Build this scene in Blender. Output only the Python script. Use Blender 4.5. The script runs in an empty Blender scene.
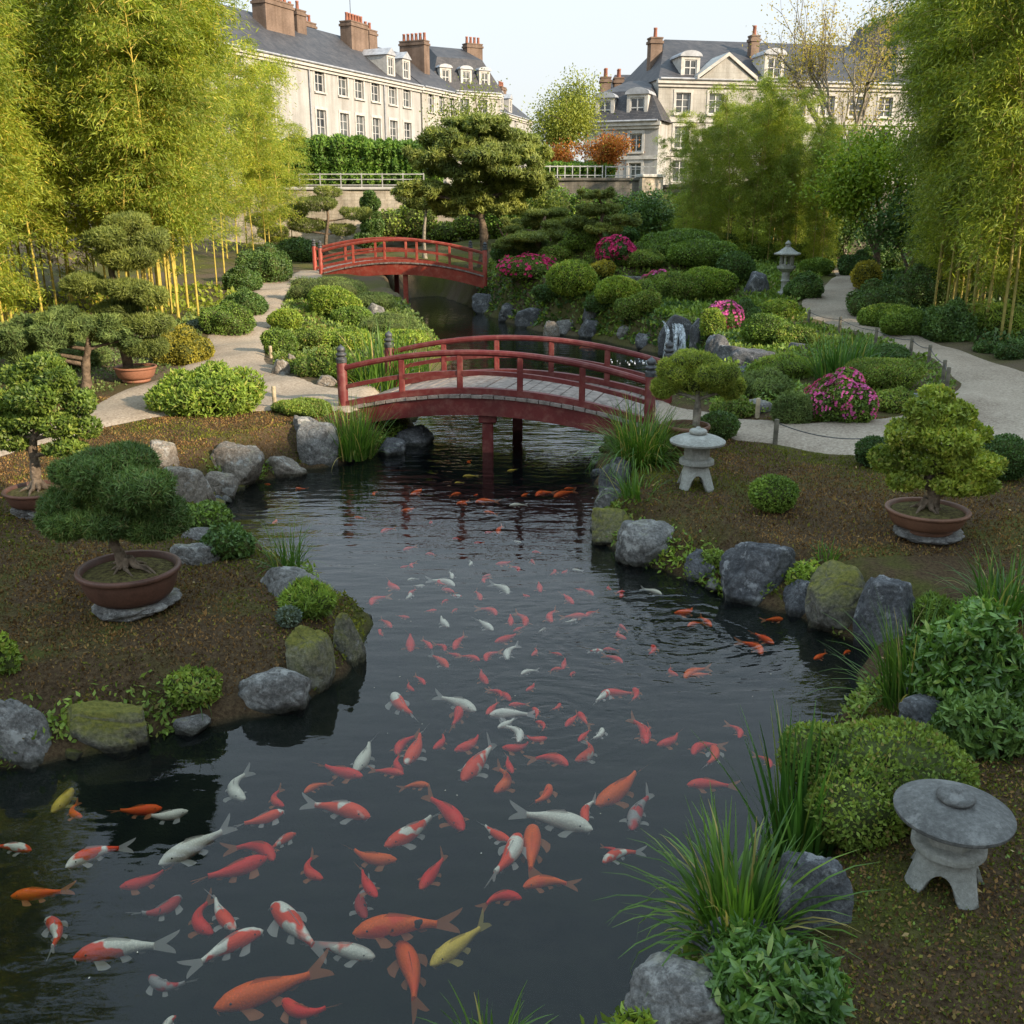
import bpy, math, random
import numpy as np
from mathutils import Vector, Matrix, noise as mnoise
R = math.radians
PI = math.pi
random.seed(5)
rng = np.random.default_rng(11)
S = bpy.context.scene
COL = S.collection

# ------------------------------------------------------------------ camera, sky, sun, exposure
CAM_H, PITCH, FPX = 3.4, R(17.2), 984.0
cd = bpy.data.cameras.new('camera'); cam = bpy.data.objects.new('camera', cd); COL.objects.link(cam)
cam.location = (0, 0, CAM_H); cam.rotation_euler = (PI/2 - PITCH, 0, 0)
cd.sensor_width = 36; cd.lens = 36*FPX/1024; cd.clip_start = 0.05; cd.clip_end = 2000
S.camera = cam
SUN_EL, SUN_AZ = 24.0, 124.0          # degrees; azimuth clockwise from +Y
w = bpy.data.worlds.new('World'); S.world = w; w.use_nodes = True
nt = w.node_tree; nt.nodes.clear()
sky = nt.nodes.new('ShaderNodeTexSky'); sky.sky_type = 'NISHITA'; sky.sun_disc = False
sky.sun_elevation = R(SUN_EL); sky.sun_rotation = R(SUN_AZ)
sky.air_density = 1.0; sky.dust_density = 3.0; sky.ozone_density = 1.0
veil = nt.nodes.new('ShaderNodeMixRGB'); veil.blend_type = 'MIX'; veil.inputs[0].default_value = 0.82
veil.inputs[2].default_value = (6.5, 6.65, 6.8, 1)       # thin even cloud veil
tc = nt.nodes.new('ShaderNodeTexCoord'); sz = nt.nodes.new('ShaderNodeSeparateXYZ'); nt.links.new(tc.outputs['Generated'], sz.inputs[0])
cie = nt.nodes.new('ShaderNodeValToRGB'); nt.links.new(sz.outputs[2], cie.inputs[0])       # overcast veil: brighter overhead than at the horizon
for e, (p_, c_) in zip(cie.color_ramp.elements, ((0.0, (.405, .40, .39, 1)), (0.9, (.53, .71, .86, 1)))): e.position = p_; e.color = c_
gain = nt.nodes.new('ShaderNodeMixRGB'); gain.blend_type = 'MULTIPLY'; gain.inputs[0].default_value = 1; gain.inputs[2].default_value = (12, 12, 12, 1); nt.links.new(cie.outputs[0], gain.inputs[1])
nt.links.new(gain.outputs[0], veil.inputs[2])
bg = nt.nodes.new('ShaderNodeBackground'); bg.inputs[1].default_value = 0.118
wo = nt.nodes.new('ShaderNodeOutputWorld')
nt.links.new(sky.outputs[0], veil.inputs[1]); nt.links.new(veil.outputs[0], bg.inputs[0]); nt.links.new(bg.outputs[0], wo.inputs[0])
sd = bpy.data.lights.new('sun', 'SUN'); sd.energy = 5.0; sd.angle = R(0.6); sd.color = (1.0, 0.83, 0.62)
sun = bpy.data.objects.new('sun', sd); COL.objects.link(sun)
tosun = Vector((math.sin(R(SUN_AZ))*math.cos(R(SUN_EL)), math.cos(R(SUN_AZ))*math.cos(R(SUN_EL)), math.sin(R(SUN_EL))))
sun.rotation_euler = tosun.to_track_quat('Z', 'Y').to_euler()
S.view_settings.view_transform = 'Standard'; S.view_settings.look = 'None'
S.view_settings.exposure = 0.74; S.view_settings.gamma = 1.0
S.cycles.max_bounces = 7; S.cycles.diffuse_bounces = 3; S.cycles.glossy_bounces = 3
S.cycles.transmission_bounces = 4; S.cycles.transparent_max_bounces = 12
S.cycles.use_denoising = True; S.cycles.caustics_reflective = False; S.cycles.caustics_refractive = False
S.cycles.use_adaptive_sampling = False

# ------------------------------------------------------------------ pixel <-> place
CP, SP = math.cos(PITCH), math.sin(PITCH)
def ray(px, py):
    dx, dy = (px-512)/FPX, (512-py)/FPX
    return np.array([dx, CP+dy*SP, -SP+dy*CP])
def atz(px, py, z):
    r = ray(px, py); t = (z-CAM_H)/r[2]; return np.array([0, 0, CAM_H])+t*r
def aty(px, py, Y):
    r = ray(px, py); return np.array([0, 0, CAM_H])+r*(Y/r[1])
def depth(p): return p[1]*CP-(p[2]-CAM_H)*SP

# ------------------------------------------------------------------ terrain
SHORE = [(-60, 778), (0, 768), (60, 753), (130, 740), (180, 730), (240, 712), (300, 702), (335, 678), (358, 655), (362, 628), (345, 604),
         (300, 578), (262, 562), (232, 535), (216, 512), (220, 497), (245, 484), (300, 470), (360, 458), (398, 446), (408, 428), (412, 405), (422, 385), (448, 362),
         (440, 345), (420, 330), (404, 320), (398, 308), (410, 298), (440, 296), (466, 305), (500, 320), (540, 332), (590, 338), (640, 350), (680, 358), (700, 376), (680, 395), (640, 408),
         (618, 428), (604, 460), (600, 492), (602, 530), (630, 558), (690, 578), (735, 598), (800, 612), (835, 634), (880, 645), (868, 690), (845, 730), (822, 775), (790, 850), (745, 905), (700, 965),
         (650, 1005), (590, 1070), (420, 1200), (-60, 1200), (-300, 900)]
SH = np.array([atz(a, b, 0.0)[:2] for a, b in SHORE])
def poly_sd(P, poly):
    """signed distance to a polygon, negative inside"""
    x, y = P[:, 0], P[:, 1]; d = np.full(len(P), 1e9); ins = np.zeros(len(P), bool)
    n = len(poly)
    for i in range(n):
        a, b = poly[i], poly[(i+1) % n]; ab = b-a
        t = np.clip(((x-a[0])*ab[0]+(y-a[1])*ab[1])/(ab@ab+1e-12), 0, 1)
        d = np.minimum(d, np.hypot(x-a[0]-t*ab[0], y-a[1]-t*ab[1]))
        c = ((a[1] > y) != (b[1] > y)) & (x < (b[0]-a[0])*(y-a[1])/(b[1]-a[1]+1e-12)+a[0]); ins ^= c
    return np.where(ins, -d, d)
CTRL_PX = [(0, 740, .34), (60, 640, .42), (150, 680, .4), (200, 600, .44), (120, 540, .5), (30, 520, .55), (280, 640, .34), (0, 430, .62),
    (110, 410, .6), (60, 430, .6), (235, 380, .6), (230, 345, .62), (270, 300, .95), (262, 288, 1.08), (190, 440, .52), (300, 420, .55), (345, 408, .55),
    (60, 330, .8), (170, 325, .85), (215, 310, .95), (300, 350, .66), (350, 340, .62), (400, 330, .5), (330, 290, .95), (300, 275, 1.15),
    (520, 310, .5), (560, 270, 1.6), (600, 245, 2.3), (520, 255, 1.9), (640, 300, .98), (690, 310, .8), (700, 255, 2.0), (740, 330, .72), (760, 290, .95), (480, 278, 1.1),
    (900, 330, .75), (850, 275, .95), (840, 268, 1.1), (800, 420, .6), (950, 420, .6), (1010, 400, .62), (700, 415, .55), (860, 390, .68), (820, 350, .74),
    (720, 470, .5), (830, 490, .5), (930, 560, .45), (1000, 500, .55), (960, 650, .42), (1000, 750, .48), (950, 900, .42), (850, 980, .36), (900, 830, .44), (1010, 950, .44), (980, 310, .98)]
CTRL = [(*atz(a, b, z)[:2], z) for a, b, z in CTRL_PX] + [(-14, 26, .95), (-10, 30, 1.1), (-20, 40, 2), (-8, 43, 1.4), (0, 41, 1.3), (14, 24, 1.0), (20, 35, 1.6), (10, 40, 1.7),
    (25, 25, 1.2), (-15, 46, 1.9), (0, 47, 2.0), (6, 46, 2.4), (15, 46, 2.2), (-30, 20, 1), (-10, 5, .6), (8, 3, .6), (30, 5, 1), (4, 0, .5), (-5, 0, .4), (-30, -20, .8), (30, -20, .8)]
CTRL = np.array(CTRL)
WALL_Y = 48.0
TERR_Z = 4.35
def gz(x, y):
    x = np.atleast_1d(np.asarray(x, float)); y = np.atleast_1d(np.asarray(y, float)); P = np.stack([x, y], 1)
    out = np.zeros(len(P))
    for i in range(0, len(P), 20000):
        p = P[i:i+20000]
        d2 = (p[:, None, 0]-CTRL[None, :, 0])**2+(p[:, None, 1]-CTRL[None, :, 1])**2+.04
        wt = 1/d2**1.6; base = (wt*CTRL[None, :, 2]).sum(1)/wt.sum(1)
        s = poly_sd(p, SH)+.07*np.sin(p[:, 0]*5.1+p[:, 1]*2.3)*np.sin(p[:, 1]*4.3-p[:, 0]*1.9)+.03*np.sin(p[:, 0]*13+1)*np.sin(p[:, 1]*11)
        k = np.clip(s/0.55, 0, 1); k = k*k*(3-2*k)
        z = np.where(s > 0, .10+(base-.10)*k, np.maximum(.10+s*1.6, -.95-.1*np.sin(p[:, 0]*1.3)))
        z += np.where(s > .3, .022*np.sin(p[:, 0]*2.1+p[:, 1]*1.3)+.018*np.sin(p[:, 0]*3.7-p[:, 1]*2.9), 0)
        back = p[:, 1] > WALL_Y+.25
        z = np.where(back, TERR_Z-.02, z)
        out[i:i+20000] = z
    return out
def g1(x, y): return float(gz(x, y)[0])
_T = np.concatenate([np.linspace(2.5, 20, 1600), np.linspace(20, 60, 900)])
def hit(px, py):
    """where the line of sight through a pixel meets the ground"""
    r = ray(px, py); P = np.array([0, 0, CAM_H])+_T[:, None]*r
    b = P[:, 2] < gz(P[:, 0], P[:, 1])
    if not b.any(): p = aty(px, py, 40.0); p[2] = g1(p[0], p[1]); return p
    p = P[np.argmax(b)].copy(); p[2] = g1(p[0], p[1]); return p

# ------------------------------------------------------------------ object helpers
def tag(o, label=None, cat=None, group=None, kind=None):
    if label: o['label'] = label
    if cat: o['category'] = cat
    if group: o['group'] = group
    if kind: o['kind'] = kind
    return o
def empty(name, loc, label, cat, group=None, rz=0.0):
    o = bpy.data.objects.new(name, None); COL.objects.link(o); o.empty_display_size = .1
    o.location = loc; o.rotation_euler = (0, 0, rz); return tag(o, label, cat, group)
def link(name, me, parent=None, loc=(0, 0, 0), rz=0.0, sc=None):
    o = bpy.data.objects.new(name, me); COL.objects.link(o); o.location = loc; o.rotation_euler = (0, 0, rz)
    if sc is not None: o.scale = sc if hasattr(sc, '__len__') else (sc, sc, sc)
    if parent: o.parent = parent
    return o
class MB:
    def __init__(s): s.v = []; s.f = []; s.n = 0
    def add(s, verts, faces, mat=0, smooth=False):
        verts = np.asarray(verts, float).reshape(-1, 3)
        if isinstance(faces, np.ndarray): groups = [faces]
        else:
            g = {}
            for f in faces: g.setdefault(len(f), []).append(f)
            groups = [np.array(a) for a in g.values()]
        for a in groups:
            if len(a): s.f.append((a+s.n, mat, smooth))
        s.v.append(verts); s.n += len(verts); return s
    def mesh(s, name, mats):
        me = bpy.data.meshes.new(name)
        V = np.concatenate(s.v).astype(np.float32)
        me.vertices.add(len(V)); me.vertices.foreach_set('co', V.ravel())
        L = np.concatenate([a.ravel() for a, _, _ in s.f]).astype(np.int32)
        cnt = np.concatenate([np.full(len(a), a.shape[1]) for a, _, _ in s.f]).astype(np.int32)
        st = np.concatenate([[0], np.cumsum(cnt)[:-1]]).astype(np.int32)
        me.loops.add(len(L)); me.loops.foreach_set('vertex_index', L)
        me.polygons.add(len(cnt)); me.polygons.foreach_set('loop_start', st)
        me.polygons.foreach_set('material_index', np.concatenate([np.full(len(a), m) for a, m, _ in s.f]).astype(np.int32))
        me.polygons.foreach_set('use_smooth', np.concatenate([np.full(len(a), sm) for a, _, sm in s.f]))
        me.update(calc_edges=True)
        for m in (mats if isinstance(mats, (list, tuple)) else [mats]): me.materials.append(m)
        return me
    def obj(s, name, mats, parent=None, loc=(0, 0, 0), rz=0.0): return link(name, s.mesh(name, mats), parent, loc, rz)
    # ---- shapes
    def box(s, c, size, rz=0.0, mat=0, M=None):
        sx, sy, sz = [a/2 for a in size]
        v = np.array([[x, y, z] for z in (-sz, sz) for y in (-sy, sy) for x in (-sx, sx)])
        if rz: c_, s_ = math.cos(rz), math.sin(rz); v = np.stack([v[:, 0]*c_-v[:, 1]*s_, v[:, 0]*s_+v[:, 1]*c_, v[:, 2]], 1)
        v = v+np.array(c)
        return s.add(v, np.array([[0, 2, 3, 1], [4, 5, 7, 6], [0, 1, 5, 4], [1, 3, 7, 5], [3, 2, 6, 7], [2, 0, 4, 6]]), mat)
    def cbox(s, c, size, b=.02, mat=0):
        """box with chamfered edges"""
        prof = []; sx, sy, sz = [a/2 for a in size]
        rings = [(-sz, b), (-sz+b, 0), (sz-b, 0), (sz, b)]; v = []; n = 8
        for z, i in rings:
            x, y = sx-i, sy-i
            v += [[x, y-b, z], [x-b, y, z], [-x+b, y, z], [-x, y-b, z], [-x, -y+b, z], [-x+b, -y, z], [x-b, -y, z], [x, -y+b, z]]
        v = np.array(v)+np.array(c)
        f = [[r*n+i, r*n+(i+1) % n, (r+1)*n+(i+1) % n, (r+1)*n+i] for r in range(3) for i in range(n)]
        s.add(v, np.array(f), mat); s.add(v[[*range(24, 32)]], [list(range(8))], mat); return s.add(v[:8], [list(range(7, -1, -1))], mat)
    def tube(s, pts, rad, n=8, mat=0, caps=True, smooth=True):
        pts = np.asarray(pts, float); m = len(pts); rad = np.broadcast_to(np.asarray(rad, float), (m,))
        t = np.gradient(pts, axis=0); t /= np.linalg.norm(t, axis=1)[:, None]+1e-9
        ref = np.array([0, 0, 1.]) if abs(t[0][2]) < .9 else np.array([1., 0, 0])
        u = np.cross(ref, t[0]); u /= np.linalg.norm(u); V = []
        a = np.arange(n)*2*PI/n
        for i in range(m):
            u = u-t[i]*(u@t[i]); u /= np.linalg.norm(u)+1e-9; w_ = np.cross(t[i], u)
            V.append(pts[i]+rad[i]*(np.cos(a)[:, None]*u+np.sin(a)[:, None]*w_))
        V = np.concatenate(V)
        f = [[i*n+j, i*n+(j+1) % n, (i+1)*n+(j+1) % n, (i+1)*n+j] for i in range(m-1) for j in range(n)]
        s.add(V, np.array(f), mat, smooth)
        if caps: s.add(V[:n], [list(range(n))[::-1]], mat); s.add(V[-n:], [list(range(n))], mat)
        return s
    def lathe(s, prof, n=32, c=(0, 0, 0), mat=0, smooth=True, sx=1, sy=1, rot=0.0):
        prof = np.asarray(prof, float); a = np.arange(n)*2*PI/n+rot
        V = np.stack([prof[:, None, 0]*np.cos(a)*sx, prof[:, None, 0]*np.sin(a)*sy, np.broadcast_to(prof[:, None, 1], (len(prof), n))], 2).reshape(-1, 3)+np.array(c)
        f = [[i*n+j, i*n+(j+1) % n, (i+1)*n+(j+1) % n, (i+1)*n+j] for i in range(len(prof)-1) for j in range(n)]
        return s.add(V, np.array(f), mat, smooth)
def smoothprof(p, k=4):
    p = np.asarray(p, float); out = []
    for i in range(len(p)-1):
        p0, p1, p2, p3 = p[max(i-1, 0)], p[i], p[i+1], p[min(i+2, len(p)-1)]
        for j in range(k):
            t = j/k; out.append(.5*((2*p1)+(-p0+p2)*t+(2*p0-5*p1+4*p2-p3)*t*t+(-p0+3*p1-3*p2+p3)*t**3))
    out.append(p[-1]); return np.array(out)
_ico = {}
def ico(n):
    if n in _ico: return _ico[n]
    t = (1+5**.5)/2
    v = np.array([[-1, t, 0], [1, t, 0], [-1, -t, 0], [1, -t, 0], [0, -1, t], [0, 1, t], [0, -1, -t], [0, 1, -t], [t, 0, -1], [t, 0, 1], [-t, 0, -1], [-t, 0, 1]], float)
    f = [[0, 11, 5], [0, 5, 1], [0, 1, 7], [0, 7, 10], [0, 10, 11], [1, 5, 9], [5, 11, 4], [11, 10, 2], [10, 7, 6], [7, 1, 8], [3, 9, 4], [3, 4, 2], [3, 2, 6], [3, 6, 8], [3, 8, 9], [4, 9, 5], [2, 4, 11], [6, 2, 10], [8, 6, 7], [9, 8, 1]]
    v = [a/np.linalg.norm(a) for a in v]
    for _ in range(n):
        c = {}; nf = []
        def mid(a, b):
            k = (min(a, b), max(a, b))
            if k not in c: m = v[a]+v[b]; v.append(m/np.linalg.norm(m)); c[k] = len(v)-1
            return c[k]
        for a, b, d in f:
            x, y, z = mid(a, b), mid(b, d), mid(d, a); nf += [[a, x, z], [b, y, x], [d, z, y], [x, y, z]]
        f = nf
    _ico[n] = (np.array(v), np.array(f)); return _ico[n]
def wob(p, seed, f=1.0, oct=6):
    r = np.random.default_rng(seed); o = np.zeros(len(p))
    for _ in range(oct):
        k = r.normal(size=3)*f; o += np.sin(p@k+r.uniform(0, 6.28))
    return o/oct
def unit(a): return a/(np.linalg.norm(a, axis=1)[:, None]+1e-9)

# ------------------------------------------------------------------ foliage generators (numpy)
def leaves(mb, P, D, N, L, W, mat=0, fold=0.0):
    """one pointed leaf per point: P base, D direction, N leaf normal"""
    n = len(P); D = unit(D); Sd = unit(np.cross(D, N)); L = np.broadcast_to(L, (n,))[:, None]; W = np.broadcast_to(W, (n,))[:, None]
    Nn = np.cross(Sd, D)
    if fold:
        up_ = Nn*W*fold
        v = np.stack([P, P+D*L*.25+Sd*W*.40+up_, P+D*L*.62+Sd*W*.42+up_-Nn*L*.04, P+D*L-Nn*L*.16, P+D*L*.62-Sd*W*.42+up_-Nn*L*.04, P+D*L*.25-Sd*W*.40+up_, P+D*L*.25, P+D*L*.62-Nn*L*.04], 1).reshape(-1, 3)
        b = np.arange(n)[:, None]*8
        mb.add(v, np.concatenate([b+np.array([[1, 2, 7, 6]]), b+np.array([[6, 7, 4, 5]])]), mat); n0 = mb.n-len(v)
        mb.f.append((np.concatenate([b+np.array([[0, 1, 6]]), b+np.array([[0, 6, 5]]), b+np.array([[2, 3, 7]]), b+np.array([[7, 3, 4]])])+n0, mat, False)); return mb
    v = np.stack([P, P+D*L*.42+Sd*W*.5, P+D*L, P+D*L*.42-Sd*W*.5], 1).reshape(-1, 3)
    return mb.add(v, np.arange(n*4).reshape(-1, 4), mat)
def lobe_points(lobes, n, r, zmin=-.02, inner=.0):
    """points spread over the outside of a union of ellipsoids"""
    lobes = np.asarray(lobes, float); area = (lobes[:, 3]*lobes[:, 4]+lobes[:, 3]*lobes[:, 5]+lobes[:, 4]*lobes[:, 5])
    k = r.choice(len(lobes), int(n*1.6), p=area/area.sum()); u = unit(r.normal(size=(len(k), 3)))
    c, rad = lobes[k, :3], lobes[k, 3:6]
    sc = 1-inner*r.random(len(k))[:, None]**2
    bump = 1+.11*wob(u*rad*3/np.max(rad)+c*3, 3, 2.5)[:, None]
    P = c+u*rad*sc*bump; N = unit(u/rad)
    ok = P[:, 2] > zmin
    for j in range(len(lobes)):
        q = (P-lobes[j, :3])/lobes[j, 3:6]; ok &= ~(((q**2).sum(1) < .72) & (k != j))
    P, N = P[ok], N[ok]; return P[:n], N[:n]
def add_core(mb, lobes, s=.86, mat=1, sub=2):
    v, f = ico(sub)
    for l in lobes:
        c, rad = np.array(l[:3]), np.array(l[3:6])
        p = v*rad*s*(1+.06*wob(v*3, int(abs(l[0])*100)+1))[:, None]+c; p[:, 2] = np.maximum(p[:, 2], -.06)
        mb.add(p, f, mat, True)
def foliage(mb, lobes, L, W, cover=1.6, r=rng, mat=0, core=1, up=.25, jit=.8, inner=.25, zmin=-.02, nmax=14000, fold=0.0, cs=.86):
    lobes = np.asarray(lobes, float)
    a = (4*PI*((lobes[:, 3]*lobes[:, 4])**1.6/3+(lobes[:, 3]*lobes[:, 5])**1.6/3+(lobes[:, 4]*lobes[:, 5])**1.6/3)**(1/1.6)).sum()
    n = int(min(nmax, max(60, cover*a/(L*W*.5))))
    P, N = lobe_points(lobes, n, r, zmin, inner)
    n = len(P)
    D = unit(N*.7+r.normal(size=(n, 3))*jit+np.array([0, 0, up])); NN = unit(N+r.normal(size=(n, 3))*.6)
    leaves(mb, P-D*L*.4, D, NN, L*r.uniform(.6, 1.25, n), W*r.uniform(.7, 1.2, n), mat, fold)
    if core is not None: add_core(mb, lobes, cs, core)
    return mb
def blades(mb, n, length, width, spread, base_r, r=rng, mat=0, droop=1.0, seg=5, heading=None):
    """arching grass blades rooted in a disc"""
    a = r.uniform(0, 2*PI, n); rr = base_r*np.sqrt(r.random(n)); B = np.stack([rr*np.cos(a), rr*np.sin(a), np.zeros(n)], 1)
    h = a+r.normal(size=n)*.6
    if heading is not None: h = heading+r.normal(size=n)*.9
    L = length*r.uniform(.45, 1.1, n); t0 = np.clip(np.abs(r.normal(size=n))*spread, 0, 1.1); dr = droop*r.uniform(.2, 1.5, n)*(.3+t0)
    H = np.stack([np.cos(h), np.sin(h)], 1); V = []; pos = B.copy(); sd_ = np.stack([-H[:, 1], H[:, 0], np.zeros(n)], 1)
    tw = r.uniform(-.5, .5, n)
    for i in range(seg+1):
        t = i/seg; wd = width*r.uniform(.7, 1.2, n)*0+width*np.sin(PI*min(.5+.5*t, 1))*1.0
        wd = width*(1-t**2.2)*.5+.0006
        sdv = sd_*np.cos(tw)[:, None]+np.stack([H[:, 0], H[:, 1], np.zeros(n)], 1)*np.sin(tw)[:, None]
        V.append(np.stack([pos-sdv*wd, pos+sdv*wd], 1))
        ang = t0+dr*t**1.4*1.3
        pos = pos+np.stack([np.sin(ang)*H[:, 0], np.sin(ang)*H[:, 1], np.cos(ang)], 1)*(L/seg)[:, None]
    V = np.stack(V, 1).reshape(n, -1, 3); m = (seg+1)*2
    f = np.array([[2*i, 2*i+1, 2*i+3, 2*i+2] for i in range(seg)])
    F = (np.arange(n)[:, None, None]*m+f[None]).reshape(-1, 4)
    return mb.add(V.reshape(-1, 3), F, mat, True)

# ------------------------------------------------------------------ materials
def nodes(name):
    m = bpy.data.materials.new(name); m.use_nodes = True; t = m.node_tree; t.nodes.clear()
    out = t.nodes.new('ShaderNodeOutputMaterial'); return m, t, out
def nd(t, typ, **kw):
    n = t.nodes.new('ShaderNode'+typ)
    for k, v in kw.items(): setattr(n, k, v)
    return n
def ramp(t, stops, fac):
    n = nd(t, 'ValToRGB'); e = n.color_ramp.elements
    while len(e) < len(stops): e.new(.5)
    for i, (p, c) in enumerate(stops): e[i].position = p; e[i].color = (*c, 1) if len(c) == 3 else c
    t.links.new(fac, n.inputs[0]); return n.outputs[0]
def noise(t, vec, scale, detail=4, rough=.55, out='Fac'):
    n = nd(t, 'TexNoise'); n.inputs['Scale'].default_value = scale; n.inputs['Detail'].default_value = detail; n.inputs['Roughness'].default_value = rough
    if vec is not None: t.links.new(vec, n.inputs['Vector'])
    return n.outputs[out]
def mix(t, f, a, b, mode='MIX'):
    n = nd(t, 'MixRGB', blend_type=mode)
    for i, x in enumerate((f, a, b)):
        if hasattr(x, 'links') or hasattr(x, 'is_linked'): t.links.new(x, n.inputs[i])
        elif i == 0: n.inputs[0].default_value = x
        else: n.inputs[i].default_value = (*x, 1) if len(x) == 3 else x
    return n.outputs[0]
def mth(t, op, a, b=0.0):
    n = nd(t, 'Math', operation=op)
    for i, x in enumerate((a, b)):
        if hasattr(x, 'is_linked'): t.links.new(x, n.inputs[i])
        else: n.inputs[i].default_value = x
    return n.outputs[0]
def bump(t, h, strength=.4, dist=.02, normal=None):
    n = nd(t, 'Bump'); n.inputs['Strength'].default_value = strength; n.inputs['Distance'].default_value = dist
    t.links.new(h, n.inputs['Height'])
    if normal: t.links.new(normal, n.inputs['Normal'])
    return n.outputs[0]
def bsdf(t, out, col, rough=.8, spec=.3, nrm=None, **kw):
    b = nd(t, 'BsdfPrincipled')
    if hasattr(col, 'is_linked'): t.links.new(col, b.inputs['Base Color'])
    else: b.inputs['Base Color'].default_value = (*col, 1)
    if hasattr(rough, 'is_linked'): t.links.new(rough, b.inputs['Roughness'])
    else: b.inputs['Roughness'].default_value = rough
    b.inputs['Specular IOR Level'].default_value = spec
    for k, v in kw.items(): b.inputs[k].default_value = v
    if nrm: t.links.new(nrm, b.inputs['Normal'])
    if out: t.links.new(b.outputs[0], out.inputs[0])
    return b
def ocoord(t, kind='Object'): return nd(t, 'TexCoord').outputs[kind]
def leaf_mat(name, c1, c2, trans=.3, c3=None, rough=.6, spec=.25, pscale=1.2):
    m, t, out = nodes(name); g = nd(t, 'NewGeometry'); oc = ocoord(t)
    ri = g.outputs['Random Per Island']
    stops = [(0, c1), (1, c2)] if c3 is None else [(0, c1), (.86, c2), (.97, c3)]
    c = ramp(t, stops, ri)
    nz = noise(t, g.outputs['Position'], pscale, 3); c = mix(t, 1.0, c, ramp(t, [(.32, (.58, .62, .6)), (.68, (1.34, 1.26, 1.08))], nz), 'MULTIPLY')
    oi = nd(t, 'ObjectInfo'); c = mix(t, 1.0, c, ramp(t, [(0, (.84, .88, .9)), (1, (1.12, 1.08, 1.0))], oi.outputs['Random']), 'MULTIPLY')
    b = bsdf(t, None, c, rough, spec); tr = nd(t, 'BsdfTranslucent'); t.links.new(mix(t, 1.0, c, (1.5, 1.45, .8), 'MULTIPLY'), tr.inputs[0])
    mx = nd(t, 'MixShader'); mx.inputs[0].default_value = trans
    t.links.new(b.outputs[0], mx.inputs[1]); t.links.new(tr.outputs[0], mx.inputs[2]); t.links.new(mx.outputs[0], out.inputs[0]); return m
def plain(name, col, rough=.7, var=.2, scale=8, spec=.3, bmp=.15, bscale=40, col2=None, **kw):
    m, t, out = nodes(name); oc = ocoord(t); n1 = noise(t, oc, scale, 6)
    c2 = col2 or tuple(min(1, a*(1+var*1.6)) for a in col); c1 = tuple(a*(1-var*1.3) for a in col)
    c = ramp(t, [(.3, c1), (.7, c2)], n1)
    bsdf(t, out, c, rough, spec, bump(t, noise(t, oc, bscale, 5), bmp, .02), **kw); return m
M = {}
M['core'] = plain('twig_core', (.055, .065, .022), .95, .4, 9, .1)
M['bark'] = plain('bark', (.13, .095, .065), .9, .4, 14, .15, .8, 30)
M['bark_grey'] = plain('bark_grey', (.22, .19, .15), .9, .4, 12, .15, .8, 30)
M['bonsai_bark'] = plain('bonsai_bark', (.16, .12, .085), .9, .45, 16, .15, .9, 40)
M['bam_leaf'] = leaf_mat('bamboo_leaf', (.15, .22, .026), (.38, .44, .065), .40, (.55, .46, .09), .55, .3, .9)
M['bam_leaf_green'] = leaf_mat('bamboo_leaf_green', (.13, .20, .026), (.34, .41, .06), .34, (.34, .36, .06), .55, .3, .9)
M['culm'] = plain('bamboo_culm', (.46, .36, .06), .4, .3, 5, .4, .05, 20, (.62, .48, .10))
M['culm_green'] = plain('bamboo_culm_green', (.30, .26, .06), .45, .3, 5, .4, .05, 20, (.42, .33, .09))
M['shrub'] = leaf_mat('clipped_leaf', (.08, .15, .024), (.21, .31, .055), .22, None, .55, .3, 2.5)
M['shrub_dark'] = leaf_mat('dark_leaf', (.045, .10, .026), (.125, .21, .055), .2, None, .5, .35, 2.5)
M['shrub_lime'] = leaf_mat('lime_leaf', (.13, .21, .03), (.30, .41, .065), .28, (.36, .36, .08), .55, .3, 2.5)
M['shrub_olive'] = leaf_mat('olive_leaf', (.11, .175, .03), (.26, .35, .07), .25, (.26, .21, .08), .6, .25, 2.5)
M['shrub_gold'] = leaf_mat('golden_leaf', (.20, .19, .03), (.42, .36, .05), .3, None, .6, .25, 2.5)
M['juniper'] = leaf_mat('juniper_leaf', (.08, .13, .04), (.20, .27, .095), .18, None, .65, .2, 2.5)
M['bluegrey'] = leaf_mat('bluegrey_leaf', (.10, .13, .11), (.2, .25, .2), .15, None, .7, .2, 6)
M['pine'] = leaf_mat('pine_needle', (.06, .12, .03), (.17, .26, .075), .2, (.2, .19, .07), .55, .3, 3)
M['pine_warm'] = leaf_mat('pine_needle_warm', (.11, .15, .035), (.27, .31, .085), .25, None, .55, .3, 1.5)
M['pine_light'] = leaf_mat('light_pine_needle', (.13, .175, .04), (.30, .345, .10), .28, None, .55, .3, 1.2)
M['maple'] = leaf_mat('maple_leaf', (.15, .25, .024), (.38, .48, .06), .35, (.42, .44, .07), .55, .3, 1.0)
M['bonsai_leaf'] = leaf_mat('bonsai_leaf', (.15, .22, .03), (.36, .43, .075), .3, (.42, .40, .09), .5, .3, 4)
M['bonsai_leaf_dark'] = leaf_mat('bonsai_leaf_dark', (.075, .13, .024), (.19, .27, .05), .28, (.26, .30, .07), .5, .3, 4)
M['orange_leaf'] = leaf_mat('orange_leaf', (.26, .085, .022), (.42, .16, .035), .3, (.3, .28, .05), .6, .2, 1.2)
M['yellow_leaf'] = leaf_mat('sparse_leaf', (.30, .26, .05), (.50, .42, .10), .35, None, .6, .2, 1.0)
M['tree_leaf'] = leaf_mat('tree_leaf', (.13, .17, .03), (.30, .34, .07), .3, None, .6, .2, .8)
M['hedge_leaf'] = leaf_mat('hedge_leaf', (.06, .14, .022), (.17, .29, .05), .25, None, .55, .3, 1.0)
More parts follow.
